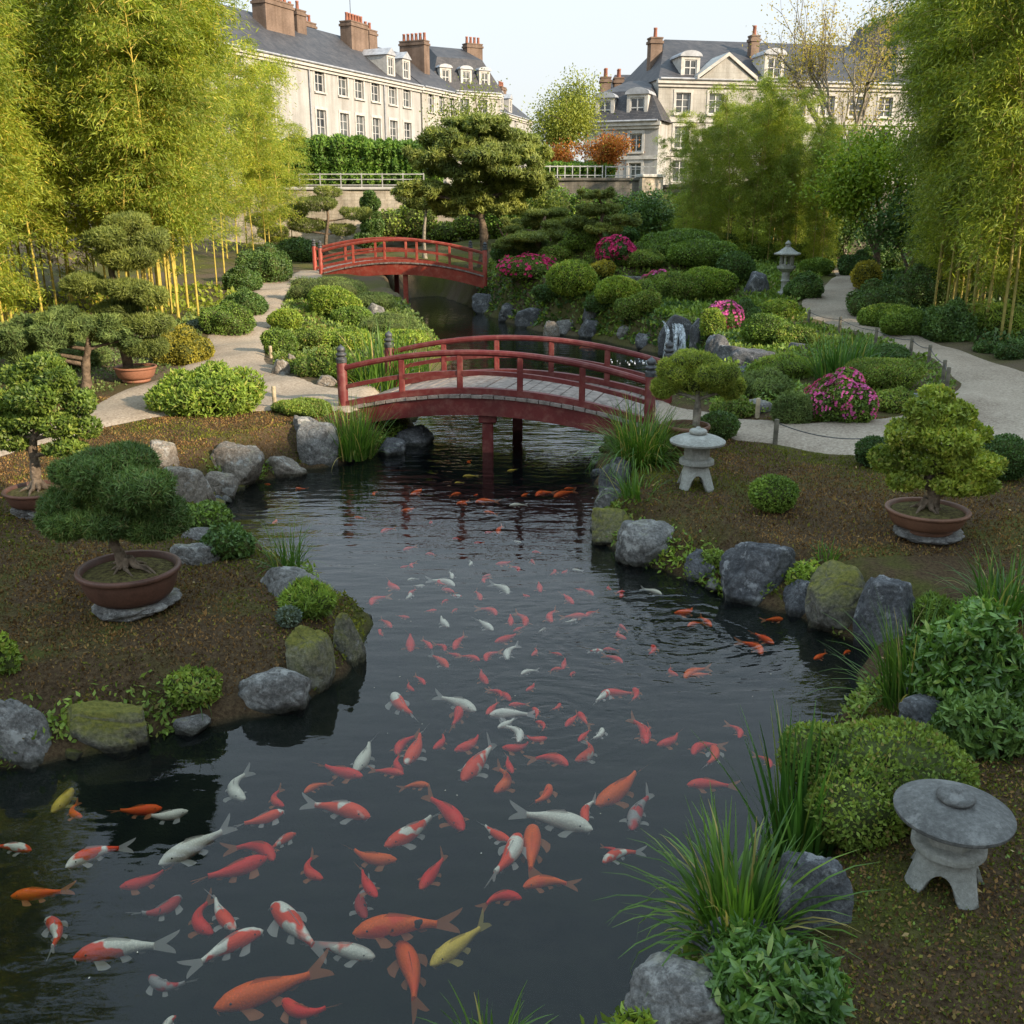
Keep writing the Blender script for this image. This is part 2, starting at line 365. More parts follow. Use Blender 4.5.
M['blade'] = leaf_mat('grass_blade', (.045, .115, .016), (.125, .235, .035), .35, (.42, .34, .13), .45, .4, 3)
M['blade_dark'] = leaf_mat('iris_blade', (.035, .10, .018), (.09, .20, .036), .3, (.3, .29, .08), .4, .4, 3)
M['moss_tuft'] = leaf_mat('moss_tuft', (.07, .04, .022), (.27, .165, .075), .15, (.19, .19, .04), .85, .1, 1.8)
M['moss_green'] = leaf_mat('moss_green', (.075, .09, .018), (.17, .18, .03), .2, None, .85, .1, 3)
M['broad'] = leaf_mat('broad_leaf', (.05, .12, .022), (.14, .26, .06), .25, (.25, .34, .08), .35, .5, 3)
M['flower'] = leaf_mat('azalea_flower', (.55, .07, .32), (.80, .20, .52), .25, None, .6, .2, 4)
M['flower_deep'] = leaf_mat('deep_azalea_flower', (.42, .02, .13), (.62, .06, .24), .25, None, .6, .2, 4)
# ------------------------------------------------------------------ setting: ground, paths, water
def ground_mat():
    m, t, out = nodes('moss_ground'); g = nd(t, 'NewGeometry'); p = g.outputs['Position']
    fine = noise(t, p, 38, 8, .7); mid = noise(t, p, 1.3, 5, .6); big = noise(t, p, .35, 3)
    brown = ramp(t, [(.3, (.032, .020, .012)), (.5, (.085, .055, .030)), (.72, (.15, .105, .055))], fine)
    green = ramp(t, [(.3, (.04, .042, .012)), (.7, (.13, .13, .032))], fine)
    soil = ramp(t, [(.3, (.06, .045, .03)), (.7, (.17, .13, .085))], fine)
    c = mix(t, ramp(t, [(.5, (0, 0, 0)), (.66, (1, 1, 1))], mid), brown, green)
    sx = nd(t, 'SeparateXYZ'); t.links.new(p, sx.inputs[0])
    far = ramp(t, [(.40, (0, 0, 0)), (.46, (1, 1, 1))], mth(t, 'ADD', mth(t, 'MULTIPLY', sx.outputs[1], .025), mth(t, 'MULTIPLY', mid, .08)))
    c = mix(t, far, c, mix(t, ramp(t, [(.4, (0, 0, 0)), (.6, (1, 1, 1))], big), green, soil))
    under = ramp(t, [(.0, (1, 1, 1)), (.06, (0, 0, 0))], mth(t, 'ADD', sx.outputs[2], .02))
    bedc = ramp(t, [(.3, (.010, .014, .010)), (.7, (.026, .032, .017))], noise(t, p, 3, 5))
    c = mix(t, under, c, bedc)
    bsdf(t, out, c, .95, .1, bump(t, noise(t, p, 55, 6, .7), .9, .03)); return m
def path_mat():
    m, t, out = nodes('fine_gravel'); g = nd(t, 'NewGeometry'); p = g.outputs['Position']
    f = noise(t, p, 26, 8, .8); b = noise(t, p, .9, 5, .6)
    c = mix(t, 1.0, ramp(t, [(.32, (.17, .13, .098)), (.5, (.31, .252, .195)), (.68, (.47, .40, .325))], f), ramp(t, [(.3, (.72, .69, .66)), (.5, (.98, .97, .95)), (.7, (1.12, 1.12, 1.1))], b), 'MULTIPLY')
    bsdf(t, out, c, .95, .1, bump(t, f, .5, .01)); return m
def axis(segs):
    o = []
    for a, b, s in segs: o += list(np.arange(a, b, s))
    return np.array(o+[segs[-1][1]])
gx = axis([(-700, -100, 60), (-100, -40, 6), (-40, -14, .8), (-14, -7, .2), (-7, 7, .09), (7, 14, .2), (14, 40, .8), (40, 100, 6), (100, 700, 60)])
gy = axis([(-300, -20, 40), (-20, 1, 1.2), (1, 18, .09), (18, 40, .17), (40, 47.9, .4), (47.9, 48.5, .1), (48.5, 60, 3), (60, 120, 10), (120, 900, 60)])
GX, GY = np.meshgrid(gx, gy); GZ = gz(GX.ravel(), GY.ravel())
nx, ny = len(gx), len(gy); idx = np.arange(nx*ny).reshape(ny, nx)
mb = MB(); mb.add(np.stack([GX.ravel(), GY.ravel(), GZ], 1), np.stack([idx[:-1, :-1], idx[:-1, 1:], idx[1:, 1:], idx[1:, :-1]], -1).reshape(-1, 4), 0, True)
tag(mb.obj('ground', ground_mat()), kind='structure')

PATH_L = [(246, 286), (256, 300), (234, 318), (208, 335), (203, 352), (172, 374), (120, 394), (96, 407), (50, 424), (0, 436), (-80, 448), (-80, 470), (0, 456), (60, 440), (105, 427), (150, 418), (210, 412), (268, 411), (300, 404), (318, 405), (350, 414),
          (392, 404), (396, 392), (345, 391), (322, 386), (290, 377), (268, 364), (263, 350), (268, 334), (283, 303), (286, 292), (300, 281), (322, 281), (322, 271), (300, 271), (268, 280)]
PATH_R = [(628, 412), (660, 424), (700, 429), (740, 441), (800, 450), (862, 456), (940, 462), (1100, 470), (1100, 385), (1024, 372), (985, 360), (940, 346), (884, 322), (862, 306), (858, 281), (848, 266), (832, 268), (838, 276), (812, 291), (800, 305), (810, 318), (868, 336), (928, 356), (962, 384), (943, 401), (882, 420), (800, 424), (715, 414), (668, 404), (640, 398)]
def path_poly(pts): return np.array([hit(a, b)[:2] for a, b in pts])
PL, PR = path_poly(PATH_L), path_poly(PATH_R)
def path_obj(poly):
    lo, hi = poly.min(0), poly.max(0); st = .16
    xs = np.arange(lo[0]-.3, hi[0]+.3, st); ys = np.arange(lo[1]-.3, hi[1]+.3, st)
    X, Y = np.meshgrid(xs, ys); P = np.stack([X.ravel(), Y.ravel()], 1)
    sdv = poly_sd(P, poly)+.10*wob(np.c_[P, P[:, :1]*0], 4, 2.5); sh = poly_sd(P, SH)
    Z = gz(P[:, 0], P[:, 1])+np.clip(-sdv*.3, -.08, .028)+.004
    id_ = np.arange(len(P)).reshape(X.shape); q = np.stack([id_[:-1, :-1], id_[:-1, 1:], id_[1:, 1:], id_[1:, :-1]], -1).reshape(-1, 4)
    keep = (sdv[q].min(1) < .12) & (sh[q].min(1) > .12); q = q[keep]; used = np.unique(q); re = np.full(len(P), -1); re[used] = np.arange(len(used))
    m = MB(); m.add(np.stack([P[used, 0], P[used, 1], Z[used]], 1), re[q], 0, True)
    tag(m.obj('path', M['gravel']), kind='structure')
M['gravel'] = path_mat()
path_obj(PL); path_obj(PR)

def water_mat():
    m, t, out = nodes('pond_water'); g = nd(t, 'NewGeometry'); p = g.outputs['Position']
    def mapped(sx, sy, rz=0.0):
        mp = nd(t, 'Mapping'); mp.inputs['Scale'].default_value = (sx, sy, 1); mp.inputs['Rotation'].default_value = (0, 0, rz); t.links.new(p, mp.inputs[0]); return mp.outputs[0]
    n1 = noise(t, mapped(1.5, 4.6, .12), 1.0, 2, .45)            # long lazy ripples
    n2 = noise(t, mapped(5, 11, -.2), 1.0, 2, .5)
    h = mth(t, 'ADD', mth(t, 'MULTIPLY', n1, 1.0), mth(t, 'MULTIPLY', n2, .30))
    def rings(c, k, r0, amp):
        vs = nd(t, 'VectorMath', operation='DISTANCE'); t.links.new(p, vs.inputs[0]); vs.inputs[1].default_value = (c[0], c[1], 0)
        d = mth(t, 'ADD', vs.outputs['Value'], mth(t, 'MULTIPLY', n2, .22)); s = mth(t, 'SINE', mth(t, 'MULTIPLY', d, k))
        f = mth(t, 'MAXIMUM', mth(t, 'SUBTRACT', 1.0, mth(t, 'DIVIDE', d, r0)), 0.0)
        return mth(t, 'MULTIPLY', mth(t, 'MULTIPLY', s, f), amp)
    h = mth(t, 'ADD', h, rings(atz(682, 635, 0), 38, 1.5, .32)); h = mth(t, 'ADD', h, rings(atz(545, 715, 0), 44, 1.2, .20)); h = mth(t, 'ADD', h, rings(atz(610, 640, 0), 34, 1.8, .2))
    sx = nd(t, 'SeparateXYZ'); t.links.new(p, sx.inputs[0])
    nearb = ramp(t, [(.0, (.16,)*3), (.28, (.24,)*3), (.46, (.5,)*3), (.62, (.95,)*3), (.9, (.5,)*3)], mth(t, 'DIVIDE', sx.outputs[1], 22.0))
    h = mth(t, 'MULTIPLY', h, nearb)
    b = bump(t, h, .55, .05)
    gl = nd(t, 'BsdfGlossy'); gl.inputs[0].default_value = (1, 1, 1, 1); gl.inputs['Roughness'].default_value = .015; t.links.new(b, gl.inputs['Normal'])
    tr = nd(t, 'BsdfTransparent'); tr.inputs[0].default_value = (.95, .94, .90, 1)
    fr = nd(t, 'Fresnel'); fr.inputs['IOR'].default_value = 1.34; t.links.new(b, fr.inputs['Normal'])
    mx = nd(t, 'MixShader'); t.links.new(fr.outputs[0], mx.inputs[0]); silt = nd(t, 'BsdfDiffuse'); silt.inputs[0].default_value = (.19, .27, .30, 1); ms = nd(t, 'MixShader'); ms.inputs[0].default_value = .008
    t.links.new(tr.outputs[0], ms.inputs[1]); t.links.new(silt.outputs[0], ms.inputs[2]); t.links.new(ms.outputs[0], mx.inputs[1]); t.links.new(gl.outputs[0], mx.inputs[2])
    t.links.new(mx.outputs[0], out.inputs[0])
    va = nd(t, 'VolumeAbsorption'); va.inputs[0].default_value = (.69, .70, .62, 1); va.inputs[1].default_value = .85; t.links.new(va.outputs[0], out.inputs[1])
    return m
mb = MB(); lo, hi = SH.min(0)-1, SH.max(0)+1
c_ = np.concatenate([(lo+hi)/2, [-.75]]); mb.box(c_, (hi[0]-lo[0], hi[1]-lo[1], 1.5))
tag(mb.obj('water', water_mat()), kind='structure')

# ------------------------------------------------------------------ bridges
def wood_paint(name, col, worn):
    m, t, out = nodes(name); oc = ocoord(t); n = noise(t, oc, 7, 7, .7); n2 = noise(t, oc, 1.6, 4)
    c = mix(t, ramp(t, [(.46, (0, 0, 0)), (.66, (.8, .8, .8))], n), col, worn)
    c = mix(t, 1.0, c, ramp(t, [(.3, (.72, .7, .7)), (.7, (1.15, 1.12, 1.1))], n2), 'MULTIPLY')
    bsdf(t, out, c, .55, .35, bump(t, noise(t, oc, 40, 5), .2, .01)); return m
M['red'] = wood_paint('shaded_red_paint', (.14, .022, .020), (.21, .075, .06))  # same paint as the far bridge, darkened: shade put into the colour
M['red_lit'] = wood_paint('sunlit_red_paint', (.29, .045, .028), (.36, .12, .08))  # lit copy of the near bridge's paint, sunlight put into its colour
M['deck'] = plain('weathered_deck', (.235, .195, .17), .85, .3, 9, .2, .4, 30)
M['finial'] = plain('dark_bronze', (.04, .042, .046), .5, .4, 18, .5, .3, 30, (.085, .088, .09))
def bridge(A, B, Wv, rise, rail_h, zb, paint, nbal, label, piers, over=.0):
    A, B, Wv = np.array(A[:2]), np.array(B[:2]), np.array(Wv); L = B-A; Ln = np.linalg.norm(L); eu = L/Ln; ev = Wv/np.linalg.norm(Wv)
    root = empty('arched_bridge', (A[0], A[1], zb), label, 'bridge')
    def z(u): return rise*(1-(2*u-1)**2)
    def P(u, v, dz, dev=0): q = L*u+Wv*v+ev*dev; return np.array([q[0], q[1], z(u)+dz])
    def Pf(u, v, dz): q = L*u+Wv*v; return np.array([q[0], q[1], dz])
    def beam(mb, v, z0, z1, half, u0=0., u1=1., n=36, mat=0, rnd=0):
        V = []
        for i in range(n+1):
            u = u0+(u1-u0)*i/n; b = P(u, v, 0)
            c = [(-1, z0), (1, z0), (1, z1), (-1, z1)] if not rnd else [(-.6, z0), (.6, z0), (1, z0+rnd), (1, z1-rnd), (.6, z1), (-.6, z1), (-1, z1-rnd), (-1, z0+rnd)]
            for s_, zz in c: V.append([b[0]+ev[0]*half*s_, b[1]+ev[1]*half*s_, b[2]+zz])
        k = len(c); f = [[i*k+j, i*k+(j+1) % k, (i+1)*k+(j+1) % k, (i+1)*k+j] for i in range(n) for j in range(k)]
        mb.add(V, np.array(f), mat, False); mb.add(V[:k], [list(range(k))[::-1]], mat); mb.add(V[-k:], [list(range(k))], mat)
    # deck boards
    nb = int(Ln/.16); mb = MB()
    for i in range(nb):
        u0, u1 = (i+.04)/nb, (i+.96)/nb; j = random.uniform(-.006, .006); V = []
        for v in (-.05-random.uniform(0, .012), 1.05+random.uniform(0, .012)):
            for u, dz in ((u0, -.045), (u1, -.045), (u1, j), (u0, j)): V.append(P(u, v, dz))
        mb.add(V, [[0, 1, 2, 3], [7, 6, 5, 4], [0, 4, 5, 1], [1, 5, 6, 2], [2, 6, 7, 3], [3, 7, 4, 0]])
    mb.obj('deck', M['deck'], root)
    for v in (.0, 1.):
        mb = MB(); beam(mb, v, -.30 if rail_h < .8 else -.42, -.047, .065); mb.obj('girder', paint, root)
        mb = MB(); beam(mb, v, .002, .09, .05); mb.obj('kerb_beam', paint, root)
    for v in (.0, 1.):
        rl = rail_h
        mb = MB(); beam(mb, v, rl*.80, rl*.92, .045, rnd=.025); ra = mb.obj('handrail', paint, root)
        mb = MB(); beam(mb, v, rl*.40, rl*.49, .032); mb.obj('middle_rail', paint, root)
        for i in range(nbal):
            u = (i+1)/(nbal+1); mb = MB(); b = P(u, v, 0)
            mb.cbox((b[0], b[1], b[2]+rl*.45), (.085, .075, rl*.72), .01); mb.obj('baluster', paint, root)
        for u in (-.012, 1.012):
            b = Pf(u, v, 0); mb = MB(); hh = rl*1.0
            mb.lathe([(.075, -.35), (.075, hh), (.066, hh+.012), (0.001, hh+.012)], 20, (b[0], b[1], 0)); po = mb.obj('post', paint, root)
            mb = MB(); mb.lathe(smoothprof([(.080, hh-.02), (.080, hh+.045), (.060, hh+.055), (.062, hh+.075), (.078, hh+.085), (.078, hh+.11), (.05, hh+.13), (.066, hh+.165), (.055, hh+.2), (.022, hh+.225), (.001, hh+.25)], 3), 20, (b[0], b[1], 0))
            mb.obj('finial', M['finial'], po)
    for u in piers:
        for v in (.06, .94):
            b = P(u, v, 0); mb = MB(); mb.cbox((b[0], b[1], (b[2]-.42-zb-.9)/2), (.16, .15, b[2]-.42+zb+.9), .012)
            mb.cbox((b[0], b[1], b[2]-.36), (.26, .22, .12), .012); mb.obj('pier', paint, root)
        a_, b_ = P(u, 0.0, -.33), P(u, 1.0, -.33); mb = MB(); c = (a_+b_)/2
        mb.box(c-np.array([0, 0, .02]), (np.linalg.norm((b_-a_)[:2])*.86, .1, .1), math.atan2(ev[1], ev[0])); mb.obj('cross_beam', paint, root)
    return root
nA, nB = atz(347, 407, .56), atz(645, 424, .56)
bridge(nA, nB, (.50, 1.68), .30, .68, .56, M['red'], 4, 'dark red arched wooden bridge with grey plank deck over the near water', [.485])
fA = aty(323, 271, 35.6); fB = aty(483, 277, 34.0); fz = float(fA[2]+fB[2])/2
bridge(fA, fB, (-.55, 1.75), .40, .85, fz, M['red_lit'], 4, 'sunlit vermilion arched bridge further away below the old stone wall', [.53])

# ------------------------------------------------------------------ buildings
def stone_mat(name, a, b, joints=.0, scale=1.0):
    m, t, out = nodes(name); oc = ocoord(t); n = noise(t, oc, .8, 6, .65); n2 = noise(t, oc, 14, 5, .7)
    c = mix(t, 1.0, ramp(t, [(.3, a), (.7, b)], n), ramp(t, [(.25, (.8, .79, .77)), (.7, (1.1, 1.1, 1.1))], n2), 'MULTIPLY'); h = n2
    mp = nd(t, 'Mapping'); mp.inputs['Scale'].default_value = (1.6, 1.6, .12); t.links.new(oc, mp.inputs[0]); c = mix(t, 1.0, c, ramp(t, [(.35, (.74, .72, .69)), (.6, (1.04, 1.04, 1.04))], noise(t, mp.outputs[0], 1.0, 5, .65)), 'MULTIPLY')   # rain streaks
    if joints:
        sx = nd(t, 'SeparateXYZ'); t.links.new(oc, sx.inputs[0]); cb = nd(t, 'CombineXYZ')
        t.links.new(mth(t, 'ADD', sx.outputs[0], sx.outputs[1]), cb.inputs[0]); t.links.new(sx.outputs[2], cb.inputs[1])
        br = nd(t, 'TexBrick'); t.links.new(cb.outputs[0], br.inputs[0]); br.inputs['Scale'].default_value = scale
        br.inputs['Color1'].default_value = (1.06, 1.05, 1.03, 1); br.inputs['Color2'].default_value = (.86, .86, .86, 1); br.inputs['Mortar'].default_value = (.62, .6, .57, 1)
        br.inputs['Mortar Size'].default_value = .014; br.inputs['Bias'].default_value = .1
        c = mix(t, joints, c, mix(t, 1.0, c, br.outputs[0], 'MULTIPLY'))
    bsdf(t, out, c, .85, .2, bump(t, h, .3, .03)); return m
M['plaster'] = stone_mat('pale_render', (.33, .325, .315), (.42, .415, .405))
M['limestone'] = stone_mat('limestone', (.34, .325, .295), (.47, .455, .42), .4, .9)
M['trim'] = plain('pale_trim', (.44, .42, .385), .8, .15, 3)
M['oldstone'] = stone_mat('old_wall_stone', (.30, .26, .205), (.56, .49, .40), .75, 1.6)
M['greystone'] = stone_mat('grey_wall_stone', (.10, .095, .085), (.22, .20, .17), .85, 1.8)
def slate():
    m, t, out = nodes('slate_roof'); oc = ocoord(t); sx = nd(t, 'SeparateXYZ'); t.links.new(oc, sx.inputs[0]); cb = nd(t, 'CombineXYZ')
    t.links.new(mth(t, 'ADD', sx.outputs[0], sx.outputs[1]), cb.inputs[0]); t.links.new(sx.outputs[2], cb.inputs[1])
    br = nd(t, 'TexBrick'); t.links.new(cb.outputs[0], br.inputs[0]); br.inputs['Scale'].default_value = 2.2
    br.inputs['Color1'].default_value = (.040, .041, .046, 1); br.inputs['Color2'].default_value = (.068, .066, .070, 1); br.inputs['Mortar'].default_value = (.022, .022, .025, 1)
    c = mix(t, 1.0, br.outputs[0], ramp(t, [(.3, (.75, .75, .78)), (.7, (1.3, 1.25, 1.2))], noise(t, oc, 1.1, 5)), 'MULTIPLY')
    bsdf(t, out, c, .6, .35, bump(t, br.outputs['Fac'], .3, .02)); return m
M['slate'] = slate()
M['brick'] = stone_mat('chimney_brick', (.15, .105, .08), (.25, .18, .14), .8, 3.0)
M['pot_red'] = plain('chimney_pot', (.28, .115, .075), .8, .2, 6)
M['frame'] = plain('window_frame', (.48, .475, .46), .5, .06, 3)
m, t, out = nodes('window_glass'); bsdf(t, out, ramp(t, [(.4, (.02, .024, .028)), (.6, (.10, .11, .11))], noise(t, ocoord(t), .6, 2)), .06, .8); M['glass'] = m
M['zinc'] = plain('zinc', (.30, .31, .33), .45, .2, 3, .5)
M['iron'] = plain('dark_iron', (.05, .05, .05), .55, .2, 8, .4)
def wall_holes(mb, x0, x1, z0, z1, holes, y=0.0, dep=.22, mat=0):
    xs = sorted({x0, x1, *[h[0] for h in holes], *[h[1] for h in holes]}); zs = sorted({z0, z1, *[h[2] for h in holes], *[h[3] for h in holes]})
    for i in range(len(xs)-1):
        for j in range(len(zs)-1):
            cx, cz = (xs[i]+xs[i+1])/2, (zs[j]+zs[j+1])/2
            if any(h[0] < cx < h[1] and h[2] < cz < h[3] for h in holes): continue
            mb.add([[xs[i], y, zs[j]], [xs[i+1], y, zs[j]], [xs[i+1], y, zs[j+1]], [xs[i], y, zs[j+1]]], [[0, 1, 2, 3]], mat)
    for a, b, c, d in holes:
        q = [(a, c), (b, c), (b, d), (a, d)]
        for k in range(4):
            p, r_ = q[k], q[(k+1) % 4]; mb.add([[p[0], y, p[1]], [p[0], y+dep, p[1]], [r_[0], y+dep, r_[1]], [r_[0], y, r_[1]]], [[0, 1, 2, 3]], mat)
def window(root, a, b, c, d, y=.16, bars=2, rows=3, surround=True, Mx=None):
    mb = MB(); fw = .07; wd, ht = b-a, d-c
    for x, ww in ((a+fw/2, fw), (b-fw/2, fw)): mb.box((x, y, (c+d)/2), (ww, .07, ht-.002))
    for zz in (c+fw/2, d-fw/2): mb.box(((a+b)/2, y+.001, zz), (wd-2*fw-.002, .066, fw))
    for i in range(1, bars): mb.box((a+wd*i/bars, y+.004, (c+d)/2), (.075, .055, ht-2*fw-.004))
    for j in range(1, rows): mb.box(((a+b)/2, y+.008, c+ht*j/rows), (wd-2*fw-.006, .04, .04))
    w_ = mb.obj('window', M['frame'], root)
    mb = MB(); mb.add([[a, y+.03, c], [b, y+.03, c], [b, y+.03, d], [a, y+.03, d]], [[0, 1, 2, 3]]); mb.obj('pane', M['glass'], w_)
    if surround:
        mb = MB(); mb.box(((a+b)/2, -.05, c-.07), (wd+.3, .2, .12)); mb.obj('sill', M['trim'], w_)
        mb = MB()
        for x in (a-.09, b+.09): mb.box((x, -.02, (c+d)/2), (.16, .05, ht))
        mb.box(((a+b)/2, -.021, d+.1), (wd+.36, .055, .2)); mb.obj('surround', M['trim'], w_)
def chimney(root, x, y, w_, d, z0, z1, npots, two=False):
    mb = MB(); mb.box((x, y, (z0+z1)/2), (w_, d, z1-z0)); mb.box((x, y, z1-.25), (w_+.16, d+.16, .18)); mb.box((x, y, z1+.03), (w_+.08, d+.08, .1)); c = mb.obj('chimney', M['brick'], root)
    for i in range(npots):
        mb = MB(); ln = max(w_, d); o = (i+.5)/npots*ln-ln/2; px_, py_ = (x+o, y) if w_ >= d else (x, y+o)
        mb.lathe([(.15, z1+.08), (.12, z1+.6), (.14, z1+.62), (.14, z1+.72), (.1, z1+.72), (.1, z1+.4)], 10, (px_, py_, 0)); mb.obj('chimney_pot', M['pot_red'], c)
def dormer(root, x, z, w_, h, y, dep=2.2, kind='gable', mat=None):
    mb = MB(); a, b = x-w_/2, x+w_/2
    wall_holes(mb, a-.22, b+.22, z-.25, z+h+.2, [(a, b, z, z+h)], y, .15)
    for s_, xx in ((-1, a-.22), (1, b+.22)): mb.add([[xx, y, z-.25], [xx, y+dep, z-.25], [xx, y+dep, z+h+.2], [xx, y, z+h+.2]], [[0, 1, 2, 3] if s_ < 0 else [3, 2, 1, 0]])
    d = mb.obj('dormer', M['trim'], root); mb = MB(); t0 = z+h+.2
    if kind == 'gable': V = [[a-.35, y-.12, t0], [b+.35, y-.12, t0], [x, y-.12, t0+w_*.55+.12], [a-.35, y+dep, t0], [b+.35, y+dep, t0], [x, y+dep, t0+w_*.55+.12]]; F = [[0, 1, 2], [0, 2, 5, 3], [1, 4, 5, 2], [3, 5, 4], [0, 3, 4, 1]]
    else:
        n = 10; V = []; F = []
        for yy in (y-.12, y+dep): V += [[x+math.cos(PI*i/n)*(w_/2+.35), yy, t0+math.sin(PI*i/n)*w_*.42] for i in range(n+1)]
        F = [[i, i+1, n+2+i, n+1+i] for i in range(n)]+[list(range(n+1))[::-1], list(range(n+1, 2*n+2)), [0, n+1, 2*n+1, n]]
    mb.add(V, F); mb.obj('dormer_roof', M['zinc'], d)
    mb = MB()
    for xx in (a+.04, b-.04, x): mb.box((xx, y+.09, z+h/2), (.07, .05, h))
    for zz in (z+.04, z+h*.5, z+h-.04): mb.box((x, y+.094, zz), (w_-.16, .04, .07))
    mb.obj('dormer_window', M['frame'], d)
    mb = MB(); mb.add([[a, y+.13, z], [b, y+.13, z], [b, y+.13, z+h], [a, y+.13, z+h]], [[0, 1, 2, 3]]); mb.obj('pane', M['glass'], d)
def building(name, label, p0, p1, zb, eave, dep, ridge, wins, wallm, roof='gable', hip=(0, 0), ridge_y=None, bands=(), skip_side=False, mans=None):
    p0, p1 = np.array(p0[:2]), np.array(p1[:2]); L = np.linalg.norm(p1-p0); rz = math.atan2(p1[1]-p0[1], p1[0]-p0[0])
    root = empty(name, (p0[0], p0[1], zb), label, 'building', None, rz); E = eave-zb; Rg = ridge-zb; ry = ridge_y or dep/2
    mb = MB(); wall_holes(mb, 0, L, 0, E, wins)
    mb.add([[L, 0, 0], [L, dep, 0], [L, dep, E], [L, 0, E]], [[0, 1, 2, 3]]); mb.add([[0, 0, 0], [0, dep, 0], [0, dep, E], [0, 0, E]], [[3, 2, 1, 0]]); mb.add([[0, dep, 0], [L, dep, 0], [L, dep, E], [0, dep, E]], [[3, 2, 1, 0]])
    if roof == 'gable' : 
        for xx, o in ((0, 1), (L, -1)): mb.add([[xx, 0, E], [xx, ry, Rg-.08], [xx, dep, E]], [[0, 1, 2] if o > 0 else [2, 1, 0]])
    mb.obj('wall', wallm, root)
    mb = MB(); mb.box((L/2, -.14, E-.14), (L+.3, .32, .26)); mb.box((L/2, -.07, E-.38), (L+.14, .16, .18))
    for z_ in bands: mb.box((L/2, -.05, z_), (L+.04, .12, .22))
    mb.obj('cornice', M['trim'], root)
    mb = MB(); o = .3
    if mans:                                              # steep lower slope then a flatter top
        zi, yi = mans; zi -= zb
        V = [[-o, -o, E], [L+o, -o, E], [L+o, dep+o, E], [-o, dep+o, E], [yi, yi, zi], [L-yi, yi, zi], [L-yi, dep-yi, zi], [yi, dep-yi, zi], [yi+hip[0], ry, Rg], [L-yi-hip[1], ry, Rg]]
        F = [[0, 1, 5, 4], [1, 2, 6, 5], [2, 3, 7, 6], [3, 0, 4, 7], [4, 5, 9, 8], [5, 6, 9], [6, 7, 8, 9], [7, 4, 8]]
    else:
        V = [[-o*.4, -o, E-.02], [L+o*.4, -o, E-.02], [L+o*.4, dep+o, E-.02], [-o*.4, dep+o, E-.02], [hip[0]-o*.4*(hip[0] == 0), ry, Rg], [L-hip[1]+o*.4*(hip[1] == 0), ry, Rg]]
        F = [[0, 1, 5, 4], [1, 2, 5], [2, 3, 4, 5], [3, 0, 4]]
        if roof == 'gable': F = [[0, 1, 5, 4], [2, 3, 4, 5]]
    mb.add(V, F); mb.obj('roof', M['slate'], root)
    mb = MB(); mb.tube([(0, -.36, E+.02), (L, -.36, E+.02)], .08, 6); mb.obj('gutter', M['zinc'], root)
    for h in wins: window(root, *h)
    return root, L, E, Rg
ZT = TERR_Z
# A: long white house receding along the left, eave seen from (300,55) to (420,82)
a0, a1 = aty(300, 61, 78)[:2], aty(420, 86, 94)[:2]; dA = (a1-a0)/np.linalg.norm(a1-a0)
eA = aty(300, 61, 78)[2]; a00 = a0-dA*20
s_of = lambda px, py: None
def along(p0, d, px):
    """distance along a facade line at which a pixel column crosses it"""
    k = (px-512)/FPX; 
    # X = k*depth ~ k*(Y*CP + .0*..) with depth taken at eye-level height
    f = lambda s: (p0[0]+d[0]*s)-k*((p0[1]+d[1]*s)*CP-(9-CAM_H)*SP)
    lo_, hi_ = -60, 120
    for _ in range(60):
        mid_ = (lo_+hi_)/2
        if f(lo_)*f(mid_) <= 0: hi_ = mid_
        else: lo_ = mid_
    return lo_
winsA = []
for px, wd in ((270, 1.15), (319, .0), (322, 1.1), (345, 1.1), (361, 1.1), (377, 1.1), (394, 1.1), (408, 1.1)):
    if wd == 0: continue
    s_ = along(a00, dA, px)
    for z0_, z1_ in ((4.3, 6.1), (7.35, 9.15)): winsA.append((s_-.62, s_+.62, z0_, z1_))
for s_ in (2.5, 6.0, 9.5, 13): 
    for z0_, z1_ in ((4.3, 6.1), (7.35, 9.15)): winsA.append((s_-.62, s_+.62, z0_, z1_))
LA = np.linalg.norm(a1-a00)
rA, L_, E_, R_ = building('town_house', 'long sunlit white townhouse with slate roof and brick chimneys above the hedge', a00, a1, ZT, eA, 9.5, eA+3.7, winsA, M['plaster'], bands=(3.5,))
bA = np.array([-dA[1], dA[0]])
sA = lambda px, y=0: along(a00+bA*y, dA, px)
chimney(rA, sA(281, 3.4), 3.4, 3.4, 1.2, E_+1.5, E_+4.4, 7); chimney(rA, sA(301, 4.2), 4.2, 1.2, 1.4, E_+2, E_+4.4, 2); chimney(rA, sA(312, 7.2), 7.2, 1.6, 1.0, E_+2.2, E_+4.6, 3)
chimney(rA, sA(359, 3.6), 3.6, 2.6, 1.1, E_+2, E_+4.6, 6); chimney(rA, sA(372, 4.2), 4.2, 1.3, 1.1, E_+2, E_+4.5, 2)
for px in (397, 412): dormer(rA, sA(px), E_+.5, .85, 1.35, .35, 2.6)
for px, yy in ((325, 1.9), (341, 1.7), (360, 1.6)):
    mb = MB(); k = 3.7/4.75; x_ = sA(px); V = [[x_-.5, yy, E_+yy*k*.98+.1], [x_+.5, yy, E_+yy*k*.98+.1], [x_+.5, yy+1.1, E_+(yy+1.1)*k*.98+.1], [x_-.5, yy+1.1, E_+(yy+1.1)*k*.98+.1]]
    mb.add(V+[[a_, b_, c_-.2] for a_, b_, c_ in V], [[0, 1, 2, 3], [0, 4, 5, 1], [1, 5, 6, 2], [2, 6, 7, 3], [3, 7, 4, 0]]); mb.obj('skylight', M['glass'], rA)
for px in (311, 385):
    mb = MB(); x_ = sA(px); mb.tube([(x_, -.12, 0), (x_, -.12, E_-.3)], .06, 6); mb.obj('drainpipe', M['zinc'], rA)
